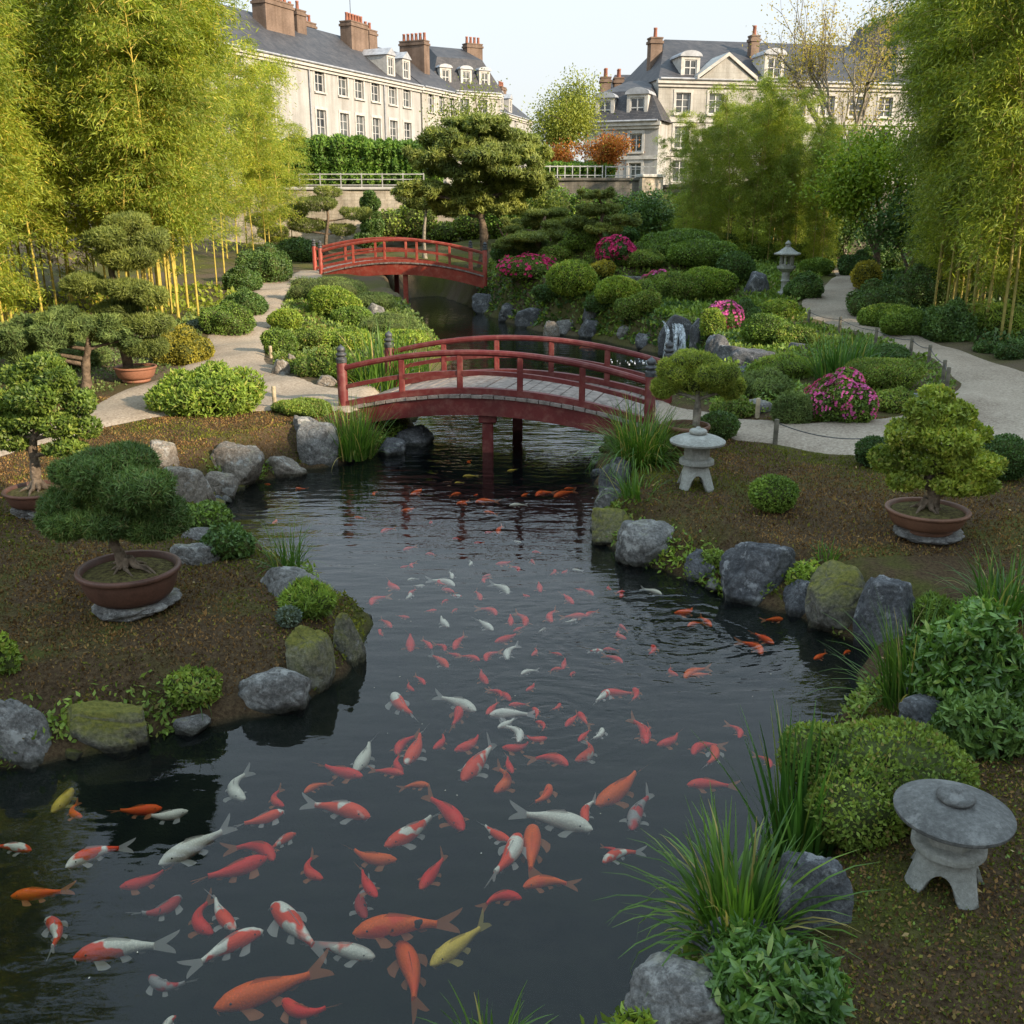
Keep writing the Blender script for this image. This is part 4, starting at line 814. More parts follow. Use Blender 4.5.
SHRUBS = [
 (195, 357, 418, 128, 'shrub_lime', 'loose', 'broad sunlit bush of light green leaves beside the left path'),
 (222, 520, 562, 62, 'shrub_dark', 'cover', 'low dark green plant between the step stones and the water'), (200, 498, 530, 62, 'shrub', 'cover', 'trailing green plant behind the flat step stones'),
 (304, 577, 622, 66, 'shrub_lime', 'juniper', 'bright green feathery plant over the lichened slab'), (288, 607, 631, 23, 'bluegrey', 'tight', 'small blue grey ball plant on the moss'), (2, 632, 678, 32, 'shrub_lime', 'cover', 'small bright plant cut by the left edge on the moss'),
 (303, 399, 417, 46, 'shrub_olive', 'tight', 'flat olive cushion by the path beside the upright rock'), (190, 672, 722, 62, 'shrub_olive', 'cover', 'ragged weeds hanging over the near left bank'),
 (325, 270, 303, 92, 'juniper', 'juniper', 'spreading dark juniper below the far bridge'), (330, 286, 320, 44, 'shrub_lime', 'tight', 'yellow green dome in front of the dark juniper'), (285, 309, 331, 30, 'shrub_lime', 'tight', 'small clipped ball beside the bend of the left path'),
 (278, 321, 356, 40, 'shrub', 'cover', 'green shrub at the path edge below the small clipped ball'), (312, 322, 352, 56, 'shrub_olive', 'cover', 'olive shrub in the middle of the left island'), (345, 322, 352, 60, 'shrub_lime', 'cover', 'pale shrub left of the iris leaves'),
 (386, 308, 336, 72, 'juniper', 'juniper', 'grey green spreading juniper above the water on the left island'), (404, 325, 352, 56, 'shrub_lime', 'cover', 'lime shrub overhanging the channel'), (318, 345, 378, 62, 'shrub_olive', 'cover', 'rusty olive ground shrub behind the edging stones'),
 (352, 300, 328, 46, 'shrub', 'cover', 'round green shrub right of the yellow green dome'), (292, 350, 373, 46, 'shrub_olive', 'cover', 'low olive shrub at the corner of the left path'), (372, 288, 312, 50, 'juniper', 'juniper', 'upper juniper close to the far bridge pier'), (355, 352, 384, 60, 'shrub_lime', 'cover', 'pale green cover at the iris foot'),
 (222, 296, 338, 66, 'shrub', 'cover', 'green shrub at the foot of the bamboo by the path'), (242, 284, 318, 50, 'shrub_dark', 'cover', 'dark shrub at the far end of the bamboo'), (205, 317, 334, 60, 'bluegrey', 'cover', 'dry greyish shrub at the path edge below the bamboo'),
 (20, 312, 352, 130, 'juniper', 'juniper', 'broad flat juniper under the left bamboo'), (176, 322, 366, 66, 'shrub_gold', 'cover', 'golden shrub behind the terracotta bonsai pot'), (60, 335, 372, 90, 'juniper', 'juniper', 'grey green juniper behind the slender trunk'), (190, 335, 362, 46, 'shrub_gold', 'cover', 'golden shrub nearest the bend of the path'),
 (262, 240, 284, 62, 'shrub_dark', 'cover', 'dark shrub at the left end of the far bridge'), (295, 232, 262, 50, 'shrub_dark', 'cover', 'dark bush behind the left posts of the far bridge'), (240, 262, 292, 44, 'shrub_dark', 'cover', 'dark mass at the bamboo edge above the path'),
 (679, 218, 242, 30, 'shrub', 'tight', 'ball shrub at the very top of the mound'), (686, 229, 258, 66, 'shrub', 'tight', 'wide clipped cushion under the topmost ball'), (702, 245, 277, 62, 'shrub', 'tight', 'wide green cushion left of the dark box ball'), (737, 252, 287, 36, 'shrub_dark', 'tight', 'dark box ball in the middle of the mound'),
 (708, 267, 302, 54, 'shrub_lime', 'tight', 'lime cushion above the waterfall on its right'), (676, 272, 304, 56, 'shrub_olive', 'tight', 'olive cushion just above the waterfall ledge'), (648, 284, 318, 34, 'shrub_olive', 'cover', 'olive shrub left of the waterfall'),
 (619, 276, 306, 42, 'shrub_lime', 'tight', 'lime dome above the stacked waterline rocks'), (572, 281, 326, 48, 'shrub_lime', 'tight', 'cone shaped bright shrub at the far water'), (551, 278, 306, 38, 'shrub_dark', 'cover', 'dark shrub left of the cone shaped bright shrub'),
 (585, 226, 256, 46, 'shrub', 'cover', 'green shrub left of the crimson azalea'), (560, 240, 268, 46, 'shrub_olive', 'cover', 'olive shrub above the pink flecked azalea'), (505, 248, 278, 34, 'shrub_dark', 'cover', 'dark shrub by the right post of the far bridge'), (532, 232, 262, 50, 'juniper', 'juniper', 'layered juniper below the great cloud pine'),
 (714, 300, 340, 30, 'shrub_lime', 'cover', 'lime plants right of the falling water'), (780, 296, 322, 50, 'shrub_lime', 'cover', 'bright shrub in front of the tall stone lantern'), (768, 314, 348, 46, 'shrub', 'tight', 'round green shrub above the blocky boulder'), (745, 298, 330, 50, 'shrub_dark', 'cover', 'dark shrub behind the trailing pink azalea'), (632, 304, 336, 36, 'shrub_olive', 'cover', 'olive plants over the pool edge'),
 (603, 258, 282, 30, 'shrub_gold', 'cover', 'small golden shrub below the crimson azalea'), (642, 252, 278, 56, 'shrub_olive', 'cover', 'olive shrub right of the crimson azalea'), (655, 238, 262, 50, 'shrub', 'cover', 'green shrub behind the olive cushion of the mound'), (620, 222, 246, 50, 'shrub_dark', 'cover', 'dark shrub at the back of the mound'), (600, 292, 320, 36, 'shrub_dark', 'cover', 'dark shrub behind the stacked rocks'),
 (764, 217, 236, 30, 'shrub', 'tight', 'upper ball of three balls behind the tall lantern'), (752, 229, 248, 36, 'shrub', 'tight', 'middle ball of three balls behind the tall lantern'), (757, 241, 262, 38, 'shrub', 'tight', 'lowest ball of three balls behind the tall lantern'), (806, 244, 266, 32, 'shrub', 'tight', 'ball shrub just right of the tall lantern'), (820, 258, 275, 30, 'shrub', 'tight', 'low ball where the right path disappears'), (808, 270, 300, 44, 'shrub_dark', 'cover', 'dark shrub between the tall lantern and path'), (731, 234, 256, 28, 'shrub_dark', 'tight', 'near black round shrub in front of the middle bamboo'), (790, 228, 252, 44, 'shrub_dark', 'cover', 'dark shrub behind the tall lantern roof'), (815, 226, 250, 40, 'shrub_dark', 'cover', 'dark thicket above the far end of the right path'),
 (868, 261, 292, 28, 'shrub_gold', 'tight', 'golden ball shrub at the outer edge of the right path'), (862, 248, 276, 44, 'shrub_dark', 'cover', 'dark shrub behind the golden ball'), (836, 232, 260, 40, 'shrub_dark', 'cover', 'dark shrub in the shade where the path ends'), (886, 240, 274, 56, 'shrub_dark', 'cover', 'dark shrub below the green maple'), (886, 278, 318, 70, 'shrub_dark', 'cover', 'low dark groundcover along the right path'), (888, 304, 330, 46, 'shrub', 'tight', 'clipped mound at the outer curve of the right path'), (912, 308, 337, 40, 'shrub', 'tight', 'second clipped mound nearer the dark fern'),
 (930, 262, 310, 70, 'shrub_dark', 'cover', 'deep green shrub below the right bamboo'), (956, 298, 342, 60, 'shrub_dark', 'loose', 'dark ferny shrub by the right path'), (1004, 304, 342, 44, 'shrub_lime', 'tight', 'lime mound at the right edge above the path'), (988, 336, 354, 26, 'shrub_dark', 'cover', 'small dark plant on the litter by the right path'), (1018, 334, 360, 40, 'shrub_dark', 'cover', 'dark plant at the right picture edge beside the path'), (905, 286, 306, 50, 'shrub_dark', 'cover', 'blue green groundcover under the bamboo stems'),
 (788, 350, 380, 76, 'shrub_lime', 'juniper', 'low lime juniper left of the iris leaves on the right'), (770, 366, 400, 66, 'juniper', 'juniper', 'blue green spreading juniper above the pale flat stone'), (796, 382, 426, 46, 'juniper', 'juniper', 'upright feathery shrub left of the big pink azalea'), (888, 358, 392, 74, 'shrub_olive', 'tight', 'flat olive cushion right of the big pink azalea'), (900, 384, 414, 54, 'shrub_olive', 'cover', 'grassy weeds behind the roped corner'), (890, 342, 364, 60, 'shrub_dark', 'cover', 'dark creeping cover along the roped path'), (735, 392, 420, 52, 'shrub_olive', 'cover', 'low olive weeds behind the potted pine'), (800, 322, 348, 50, 'shrub_olive', 'cover', 'olive cover along the inner edge of the right path'), (728, 372, 400, 40, 'juniper', 'juniper', 'juniper close behind the potted pine'),
 (721, 412, 442, 38, 'shrub_dark', 'tight', 'small dark ball beside the potted pine'), (776, 476, 516, 46, 'shrub', 'tight', 'bright green ball alone on the brown moss'), (877, 437, 470, 36, 'shrub_dark', 'tight', 'dark ball peeking out left of the right bonsai'), (1010, 436, 484, 50, 'shrub_dark', 'tight', 'dark ball at the right edge behind the bonsai'),
 (906, 730, 828, 160, 'shrub_olive', 'tight', 'big clipped mound behind the nearest stone lantern'), (985, 590, 722, 140, 'broad', 'loose', 'tall broad leaved shrub at the right edge'), (996, 690, 765, 110, 'shrub_dark', 'loose', 'small leaved dark shrub under the broad leaved one'), (790, 940, 1050, 168, 'broad', 'loose', 'light green leafy weeds at the bottom edge'), (812, 558, 600, 50, 'shrub_lime', 'cover', 'green plants between the dark dome and mossy boulders'), (940, 590, 622, 44, 'shrub', 'juniper', 'feathery plant above the tall dark boulder'), (714, 545, 572, 30, 'shrub_olive', 'cover', 'small weeds between shore boulders'), (640, 1004, 1060, 60, 'shrub_lime', 'cover', 'yellowish weeds on the bottom boulder'),
]
for a in SHRUBS: shrub(*a)
shrub(846, 368, 426, 84, 'shrub', 'cover', 'big dome azalea full of pink blossom by the path', ('flower', 900, 0), cat='azalea', name='azalea')
shrub(617, 235, 272, 46, 'shrub_dark', 'cover', 'round crimson azalea on top of the mound', ('flower_deep', 800, 0), cat='azalea', name='azalea')
shrub(658, 266, 296, 34, 'shrub', 'cover', 'small pink azalea above the waterfall', ('flower', 260, 0), cat='azalea', name='azalea')
shrub(530, 258, 294, 66, 'shrub_olive', 'cover', 'azalea flecked with magenta at the right end of the far bridge', ('flower_deep', 240, 0), cat='azalea', name='azalea')
shrub(726, 296, 332, 46, 'shrub', 'cover', 'pink azalea trailing down right of the waterfall', ('flower', 420, 0), cat='azalea', name='azalea')

# ------------------------------------------------------------------ cloud pruned trees and bonsai
def pad_lobes(cx, cy, w_, h_, r, n=7):
    L = [(cx, cy, 0, w_*.40, w_*.36, h_*.5)]
    for i in range(n):
        a = i*2.4+r.uniform(-.3, .3); q = math.sqrt((i+.7)/n)*.36*w_
        L.append((cx+math.cos(a)*q, cy+math.sin(a)*q*.9, h_*r.uniform(-.05, .22), w_*r.uniform(.15, .21), w_*r.uniform(.15, .2), h_*r.uniform(.3, .4)))
    return L
def padtree(root, base, Y, pads, mat, leaf, asp, cover, trunk, rad, bark='bark', jit=.7, dys=None, core=1, nmax=9000, up=.5, seed=0, inner=.3, pname='foliage_pad', cs=.8, split=0):
    """pads given as (px, py, width px, height px) seen at distance Y; trunk as pixel points"""
    r = np.random.default_rng(abs(seed+int(base[0]*100))+7); base = np.array(base)
    T = []
    for i, (px, py) in enumerate(trunk):
        q = aty(px, py, Y)-base
        if i == 0: q = np.array([q[0], 0, -.06])
        T.append(q+np.array([0, r.uniform(-.06, .06)*min(1, i)*rad*4, 0]))
    T = smoothprof(T, 4); n = len(T); rr = rad*np.linspace(1, .3, n)*(1+.12*np.sin(np.arange(n)*1.9)); rr[0] *= 1.35; rr[1] *= 1.12
    mb = MB(); mb.tube(T, rr, 9)
    for i, (px, py, w_, h_) in enumerate(pads):
        c = aty(px, py, Y)-base; s = depth(aty(px, py, Y))/FPX; dy = (dys[i] if dys else r.uniform(-.3, .3))*w_*s; c[1] += dy
        j = int(np.argmin(np.abs(T[:, 2]-(c[2]-h_*s*.3-abs(c[0]-T[:, 0])*.12)))); st = T[j]; md = (st+c)/2+np.array([0, 0, -.06*w_*s+.02])
        mb.tube(smoothprof([st, md, c-np.array([0, 0, h_*s*.15])], 3), np.linspace(rr[j]*.6+.004, .008+rr[-1]*.3, 7), 6)
        L = [(a, b, z_+c[2], e, f, g) for a, b, z_, e, f, g in pad_lobes(c[0], c[1], w_*s, h_*s, r)]
        if split:
            L = []
            for q_ in range(split):
                aa = q_*2*PI/split+r.uniform(-.5, .5); ww = w_*s*r.uniform(.5, .7); L += [(a, b, z_+c[2]+r.uniform(-.3, .3)*h_*s, e, f, g) for a, b, z_, e, f, g in pad_lobes(c[0]+math.cos(aa)*w_*s*.3, c[1]+math.sin(aa)*w_*s*.28, ww, h_*s*r.uniform(.40, .62), r, 5)]
        m2 = MB(); foliage(m2, L, leaf, leaf*asp, cover, r, 0, core, up, jit, inner, zmin=-9, nmax=nmax, cs=cs); m2.obj(pname, [M[mat], M['core']], root)
    mb.obj('trunk', M[bark], root)
    return T, rr
def pot_mat(name, col):
    m, t, out = nodes(name); oc = ocoord(t); n = noise(t, oc, 5, 6, .6); f = noise(t, oc, 60, 4)
    c = mix(t, 1.0, ramp(t, [(.3, tuple(a*.72 for a in col)), (.7, tuple(a*1.25 for a in col))], n), ramp(t, [(.3, (.85,)*3), (.7, (1.12,)*3)], f), 'MULTIPLY')
    bsdf(t, out, c, .55, .35, bump(t, f, .12, .01)); return m
M['pot'] = pot_mat('brown_glaze', (.105, .05, .034)); M['terracotta'] = pot_mat('terracotta', (.26, .115, .068)); M['pot_mid'] = pot_mat('clay_brown', (.17, .082, .05))
M['soil'] = plain('potting_soil', (.085, .06, .035), .95, .4, 30, .1, .9, 60, (.16, .14, .05))
def pot(root, rx, H, mat, ry=None, z0=.03):
    k = (ry or rx)/rx; mb = MB()
    P = [(rx*.60, z0), (rx*.63, z0), (rx*.66, z0+.025), (rx*.64, z0+.045), (rx*.80, z0+H*.30), (rx*.90, z0+H*.62), (rx*.925, z0+H*.80), (rx*.93, z0+H*.85)]
    P = list(map(tuple, smoothprof(P, 3)))+[(rx*.985, z0+H*.865), (rx*1.0, z0+H*.89), (rx*1.005, z0+H*.96), (rx*.985, z0+H), (rx*.925, z0+H), (rx*.90, z0+H*.98), (rx*.88, z0+H*.88), (rx*.86, z0+H*.8)]
    mb.lathe(P, 56, (0, 0, 0), 0, True, 1, k); mb.lathe([(.001, z0+.001), (rx*.6, z0)], 40, (0, 0, 0), 0, True, 1, k); mb.obj('pot', M[mat], root)
    mb = MB(); v = [(0, z0+H*.93)]; mb.lathe([(rx*.885, z0+H*.84), (rx*.6, z0+H*.90), (rx*.3, z0+H*.95), (.001, z0+H*.98)], 30, (0, 0, 0), 0, True, 1, k); mb.obj('soil', M['soil'], root)
def roots(root, rt, R_, z, bark, n=8, seed=1):
    r = np.random.default_rng(seed); mb = MB()
    for i in range(n):
        a = i*2*PI/n+r.uniform(-.3, .3); l_ = R_*r.uniform(.35, .75); b = r.uniform(-.5, .5)
        pts = [(math.cos(a)*rt*.4, math.sin(a)*rt*.4, z+rt*1.5), (math.cos(a)*rt*1.3, math.sin(a)*rt*1.3, z+rt*.35), (math.cos(a+b*.5)*l_*.6, math.sin(a+b*.5)*l_*.6, z+.015), (math.cos(a+b)*l_, math.sin(a+b)*l_, z-.02)]
        mb.tube(smoothprof(pts, 4), np.linspace(rt*.55, rt*.10, 13), 7)
    mb.obj('surface_roots', M[bark], root)
def slab_stone(p, w_, d_, label, seed):
    mb = MB(); rock_mesh(mb, w_, d_, .15, seed, .9, 4, 1); return tag(mb.obj('slab', M['rock'], None, (p[0], p[1], p[2]-.09), .1), label, 'stone slab')
def bonsai(label, cx, rimy, basey, potw, mat, potmat, pads, trunk, rad, leaf, asp, cover, bark, slab=None, seed=0, dys=None, rootsn=8, jit=.8, name='potted_bonsai', core=None):
    p = hit(cx, basey); dp = depth(p); rx = potw/2*dp/FPX; p[1] += rx*.62; p[2] = g1(p[0], p[1]); top = aty(cx, rimy, p[1])[2]-p[2]; zb = .05 if slab else 0.0
    root = empty(name, (p[0], p[1], p[2]+zb-.02), label, 'bonsai'); H = max(.2, top-zb-.01); pot(root, rx, H, potmat)
    if slab: slab_stone((p[0]+.02, p[1]-rx*.05, p[2]+.055), rx*1.75, rx*1.5, slab, seed+50)
    T, rr = padtree(root, (p[0], p[1], p[2]+zb-.02), p[1], pads, mat, leaf, asp, cover, trunk, rad, bark, jit, dys, core, 9000, .4, seed, .45)
    if rootsn: roots(root, rad, rx*.9, H*.96+.03, bark, rootsn, seed)
    return root
bonsai('large round headed pine bonsai in a wide brown bowl on the near left moss', 122, 566, 621, 102, 'pine', 'pot', [(113, 466, 84, 36), (80, 484, 78, 40), (147, 484, 80, 40), (58, 510, 46, 36), (166, 510, 52, 36), (112, 494, 104, 50), (72, 522, 66, 30), (150, 524, 70, 30), (112, 520, 80, 30), (96, 474, 60, 36), (50, 524, 30, 20), (178, 522, 30, 22)],
       [(124, 580), (122, 560), (113, 540), (118, 520), (112, 495), (114, 475)],   .05, .06, .14, 2.6, 'bonsai_bark', 'pale stone slab under the large brown bonsai bowl', 1, rootsn=9, jit=.9, core=1)
bonsai('leafy bonsai in a dark brown bowl at the left edge', 32, 492, 520, 66, 'bonsai_leaf_dark', 'pot', [(40, 366, 50, 22), (20, 378, 50, 26), (60, 380, 46, 26), (0, 402, 46, 26), (40, 396, 60, 30), (78, 404, 40, 28), (22, 420, 52, 26), (60, 424, 50, 26), (88, 428, 30, 22), (-6, 430, 40, 24), (14, 442, 44, 18), (70, 446, 46, 18)],
       [(34, 492), (35, 470), (33, 445), (40, 420), (38, 395), (42, 372)], .055, .05, .5, 1.3, 'bonsai_bark', 'flat stone under the bonsai bowl at the left edge', 2, rootsn=7)
bonsai('pyramid shaped leafy bonsai in an oval clay bowl on the right moss', 934, 508, 546, 82, 'bonsai_leaf', 'pot_mid', [(938, 398, 36, 22), (922, 412, 46, 26), (956, 414, 46, 26), (940, 420, 60, 28), (906, 434, 50, 28), (942, 436, 64, 30), (974, 438, 48, 28), (890, 462, 40, 28), (922, 460, 62, 28), (962, 462, 64, 30), (990, 468, 36, 28), (950, 482, 56, 20), (902, 480, 40, 20), (976, 484, 40, 18)],
       [(935, 512), (934, 495), (930, 478), (936, 458), (931, 438), (938, 418), (937, 402)], .06, .048, .55, 1.6, 'bonsai_bark', 'pale round stone under the clay bowl on the right moss', 3, rootsn=7)
bonsai('umbrella shaped pine bonsai in a dark pot behind the middle stone lantern', 688, 424, 458, 46, 'bonsai_leaf', 'pot_mid', [(697, 364, 60, 24), (680, 374, 50, 30), (714, 374, 50, 30), (697, 380, 84, 36), (664, 388, 30, 22), (730, 388, 30, 22)], [(694, 428), (697, 412), (698, 396), (697, 378)], .06, .05, .16, 2.4, 'bark_grey', None, 4, rootsn=0, core=1)
bonsai('tall tiered pine bonsai in a red clay bowl beside the left path', 132, 366, 384, 42, 'pine_warm', 'terracotta', [(128, 224, 52, 22), (112, 238, 46, 22), (146, 242, 52, 26), (128, 258, 70, 24), (86, 284, 46, 20), (132, 288, 56, 20), (155, 296, 44, 18), (118, 310, 52, 18), (152, 322, 62, 22), (112, 330, 56, 20), (150, 346, 56, 18)],
       [(130, 370), (126, 350), (124, 325), (128, 300), (112, 275), (116, 255), (128, 235)], .10, .085, .16, 2.3, 'bark', None, 5, rootsn=0, core=1)
def tree_at(name, label, cx, basey, Y, pads, mat, trunk, rad, leaf, asp, cover, bark='bark', seed=0, cat='tree', dys=None, z=None, core=1, jit=.7, inner=.35, group=None, nmax=9000, split=0, cs=.8):
    if Y is None: p = hit(cx, basey); Y = p[1]
    else: p = aty(cx, basey, Y); p[2] = g1(p[0], p[1]) if z is None else z
    root = empty(name, tuple(p), label, cat, group); padtree(root, p, Y, pads, mat, leaf, asp, cover, trunk, rad, bark, jit, dys, core, nmax, .4, seed, inner, cs=cs, split=split); return root
tree_at('cloud_pine', 'flat topped pine on a slender trunk left of the tiered bonsai', 87, 388, None, [(38, 334, 76, 34), (92, 328, 56, 30), (118, 338, 40, 24), (64, 320, 60, 26), (8, 342, 50, 30), (30, 350, 50, 22)], 'juniper', [(87, 388), (86, 365), (88, 345), (86, 330)], .085, .09, .18, 1.9, inner=.5, jit=.95, split=3, cs=.7)
tree_at('cloud_pine', 'great layered cloud pine towering behind the far bridge', 483, 262, 37.0, [(480, 126, 64, 22), (452, 140, 56, 24), (512, 142, 56, 24), (482, 150, 84, 30), (432, 160, 46, 24), (466, 168, 76, 28), (510, 168, 66, 26), (532, 158, 40, 24), (440, 192, 62, 22), (480, 192, 70, 26), (462, 208, 66, 22), (520, 188, 54, 22), (412, 190, 36, 14), (540, 182, 36, 20), (500, 204, 50, 20)],
        'pine_light', [(483, 262), (484, 235), (481, 210), (486, 185), (480, 160), (479, 135)], .17, .19, .24, 1.7, seed=9, inner=.5, jit=1.0, split=4, cs=.66, nmax=5000)
tree_at('cloud_pine', 'low layered pine on the mound right of the great cloud pine', 540, 262, None, [(545, 216, 44, 14), (520, 226, 40, 14), (560, 228, 44, 14), (540, 236, 66, 16), (512, 244, 40, 14), (566, 246, 40, 14)], 'pine_warm', [(540, 264), (538, 245), (542, 228), (545, 216)], .12, .11, .22, 2.0, inner=.5, jit=.95, split=3, cs=.7, seed=10)
tree_at('cloud_pine', 'small three tiered pine at the back of the mound', 600, 246, None, [(597, 194, 34, 13), (600, 210, 46, 11), (622, 220, 36, 12), (580, 222, 36, 13), (602, 228, 40, 12)], 'pine_warm', [(602, 248), (600, 228), (603, 210), (597, 194)], .09, .10, .22, 2.0, inner=.5, jit=.95, split=3, cs=.7, seed=11)
tree_at('spreading_pine', 'open spreading pine against the sunlit wall left of the far bridge', 326, 262, 43.5, [(318, 204, 46, 14), (290, 212, 40, 14), (356, 214, 36, 12), (306, 226, 44, 14), (274, 234, 36, 14), (342, 230, 30, 12), (326, 192, 30, 12), (262, 220, 36, 14), (284, 244, 40, 12)], 'pine_warm', [(327, 262), (326, 240), (328, 215), (322, 196)], .10, .15, .16, .8, seed=12, core=None)
tree_at('spreading_pine', 'thin small pine with flat head in front of the sunlit wall', 425, 258, 42.0, [(424, 192, 40, 14), (408, 198, 30, 12), (444, 200, 30, 12), (422, 204, 36, 12)], 'pine_warm', [(425, 260), (424, 235), (426, 210), (425, 196)], .09, .14, .18, .9, 'bark_grey', seed=13, core=None)
tree_at('cypress', 'narrow dark evergreen against the sunlit wall', 370, 256, 46.0, [(370, 204, 22, 16), (368, 216, 26, 18), (372, 228, 28, 18), (368, 240, 30, 18), (371, 198, 14, 14)], 'shrub_dark', [(370, 256), (370, 230), (370, 200)], .1, .12, .4, 1.6, seed=14)
# ------------------------------------------------------------------ bamboo
def bamboo_variant(seed, H, nleaf, ll, lw, lean, low=.26):
    r = np.random.default_rng(seed); n = 26; t = np.linspace(0, 1, n); a = r.uniform(0, 6.28)
    off = lean*t**2.6; P = np.stack([math.cos(a)*off, math.sin(a)*off, H*(t-.10*lean/H*t**4)], 1)
    cm = MB(); rr = .029*(1-t*.8); q = np.repeat(P, 1, 0); cm.tube(P, rr, 7)
    for i in range(2, n-4): cm.lathe([(rr[i]*1.0, -.008), (rr[i]*1.22, 0), (rr[i]*1.0, .008)], 7, P[i])
    fm = MB(); br = 56; per = nleaf//br; PP = []; DD = []
    for b in range(br):
        u = low+(1-low)*((b+r.random())/br)**.85; i = min(n-2, int(u*(n-1))); f = u*(n-1)-i; base = P[i]*(1-f)+P[i+1]*f
        az = r.uniform(0, 6.28); L = (1.15-.55*abs(u-.55)*1.6)*r.uniform(.7, 1.25); h = np.array([math.cos(az), math.sin(az), 0]); rise = r.uniform(.35, 1.15)
        s = np.linspace(0, 1, 6)[:, None]; line = base+h*L*s*.9+np.array([0, 0, 1.])*(L*(rise*s-.85*s**2.2)); cm.tube(line, np.linspace(.009, .003, 6), 4, caps=False)
        k = per; ss = .18+.85*np.sqrt(r.random(k)); pos = base+h*(L*ss*.9)[:, None]+np.array([0, 0, 1.])*(L*(rise*ss-.85*ss**2.2))[:, None]
        spread = .05+.17*ss[:, None]*L; pos = pos+r.normal(size=(k, 3))*spread*np.array([.8, .8, .5])
        d = h*.55+r.normal(size=(k, 3))*.6+np.array([0, 0, -.42]); PP.append(pos); DD.append(d)
    PP = np.concatenate(PP); DD = np.concatenate(DD); m = len(PP)
    leaves(fm, PP, DD, r.normal(size=(m, 3))+np.array([0, 0, 1.2]), ll*r.uniform(.65, 1.2, m), lw*r.uniform(.8, 1.2, m))
    return cm, fm
BV = []
for s in range(8):
    cm, fm = bamboo_variant(40+s, 8.0, 12500, .135, .023, [1.0, 1.6, .7, 2.0, 1.3, 1.2, 1.8, .9][s], .24 if s < 5 else .05)
    c1 = cm.mesh('culm', [M['culm']]); f1 = fm.mesh('foliage', [M['bam_leaf']]); c2 = c1.copy(); c2.materials[0] = M['culm_green']; f2 = f1.copy(); f2.materials[0] = M['bam_leaf_green']
    BV.append(((c1, f1), (c2, f2)))
br_ = np.random.default_rng(77)
def bamboo(x, y, H, kind, label, group, wide=1.0, rz=None, low=0.0):
    c, f = BV[br_.integers(5, 8) if br_.random() < low else br_.integers(5)][kind]; root = empty('bamboo', (x, y, g1(x, y)-.05), label, 'bamboo', group, br_.uniform(0, 6.28) if rz is None else rz); s = H/8.0
    root.scale = (s*wide, s*wide, s); link('culm', c, root); link('foliage', f, root)
lbL, grL = 'tall yellow green bamboo culm of the sunlit grove left of the path', 'bamboo of the left grove'
k = 0
while k < 78:
    y = br_.uniform(20.5, 31); px = br_.uniform(-130, 236); x = (px-512)/FPX*y*1.0
    p = np.array([[x, y]])
    if poly_sd(p, PL)[0] < .35 or (px > 40 and y < 22.5): continue
    # a gap in the canopy lets the tall house show through, as in the photograph
    H = br_.uniform(6.6, 9.0)-(1.4 if 60 < px < 120 and y > 25 else 0)-max(0, px-190)*.035
    bamboo(x, y, H, 0, lbL, grL, 1.12, None, 1. if y < 21.6 and px < 60 else .06); k += 1
for px, y, H in ((246, 39, 7.4), (262, 41, 7.2), (278, 43, 7.6), (290, 42, 6.4), (232, 36, 7.6), (256, 45, 8), (274, 39.5, 6.0), (236, 41, 8), (300, 44.5, 5.6)): bamboo((px-512)/FPX*y, y, H, 0, lbL, grL, 1.2, None, .3)
for px, y, H in ((-20, 17.5, 6.6), (-48, 16, 7.0), (-75, 18, 8), (-95, 15, 8), (-120, 13, 7.5), (-60, 14, 7), (-170, 12, 8), (-200, 15, 8.5), (-150, 17, 8.5), (-230, 11, 8), (-260, 13, 8.5), (-230, 17, 8.5)):
    bamboo((px-512)/FPX*y, y, H, 0, 'bamboo leaning in at the left edge nearer than the main grove', 'bamboo at the left edge', 1.1)
lbM, grM = 'slender bamboo of the isolated clump in front of the mansion', 'bamboo of the middle clump'
for i in range(40):
    px = br_.uniform(668, 818); y = br_.uniform(37, 43); x = (px-512)/FPX*y
    H = (6.6-abs(px-745)*.022)*br_.uniform(.82, 1.05)
    bamboo(x, y, max(3.4, H), 1, lbM, grM, .95, None, .6)
lbR, grR = 'tall green bamboo of the dense grove on the right', 'bamboo of the right grove'
k = 0
while k < 76:
    y = br_.uniform(19.5, 33); px = br_.uniform(918, 1090); x = (px-512)/FPX*y
    if poly_sd(np.array([[x, y]]), PR)[0] < 1.0: continue
    bamboo(x, y, br_.uniform(7.2, 9.6)-max(0, 985-px)*.02, 1, lbR, grR, 1.12, None, .55 if y > 22 else .25); k += 1
# unseen row of houses added to block the sun over the near water
sv, uv = np.array([math.sin(R(SUN_AZ)), math.cos(R(SUN_AZ))]), np.array([-math.cos(R(SUN_AZ)), math.sin(R(SUN_AZ))])
for u0, u1, h in ((-26, 1, 17.6), (1, 14.5, 16.6), (14.5, 25, 15.4)):
    q0, q1 = sv*31+uv*u1, sv*31+uv*u0
    building('town_house', 'town house beyond the right edge whose shadow falls on the near water', q1, q0, 0, h-3.2, 9, h, [(x_, x_+1.1, z_, z_+1.8) for x_ in np.arange(1.5, u1-u0-2, 3) for z_ in (3.0, 6.5, 9.6)], M['limestone'])[0]['group'] = 'added shade blocks outside the right edge'

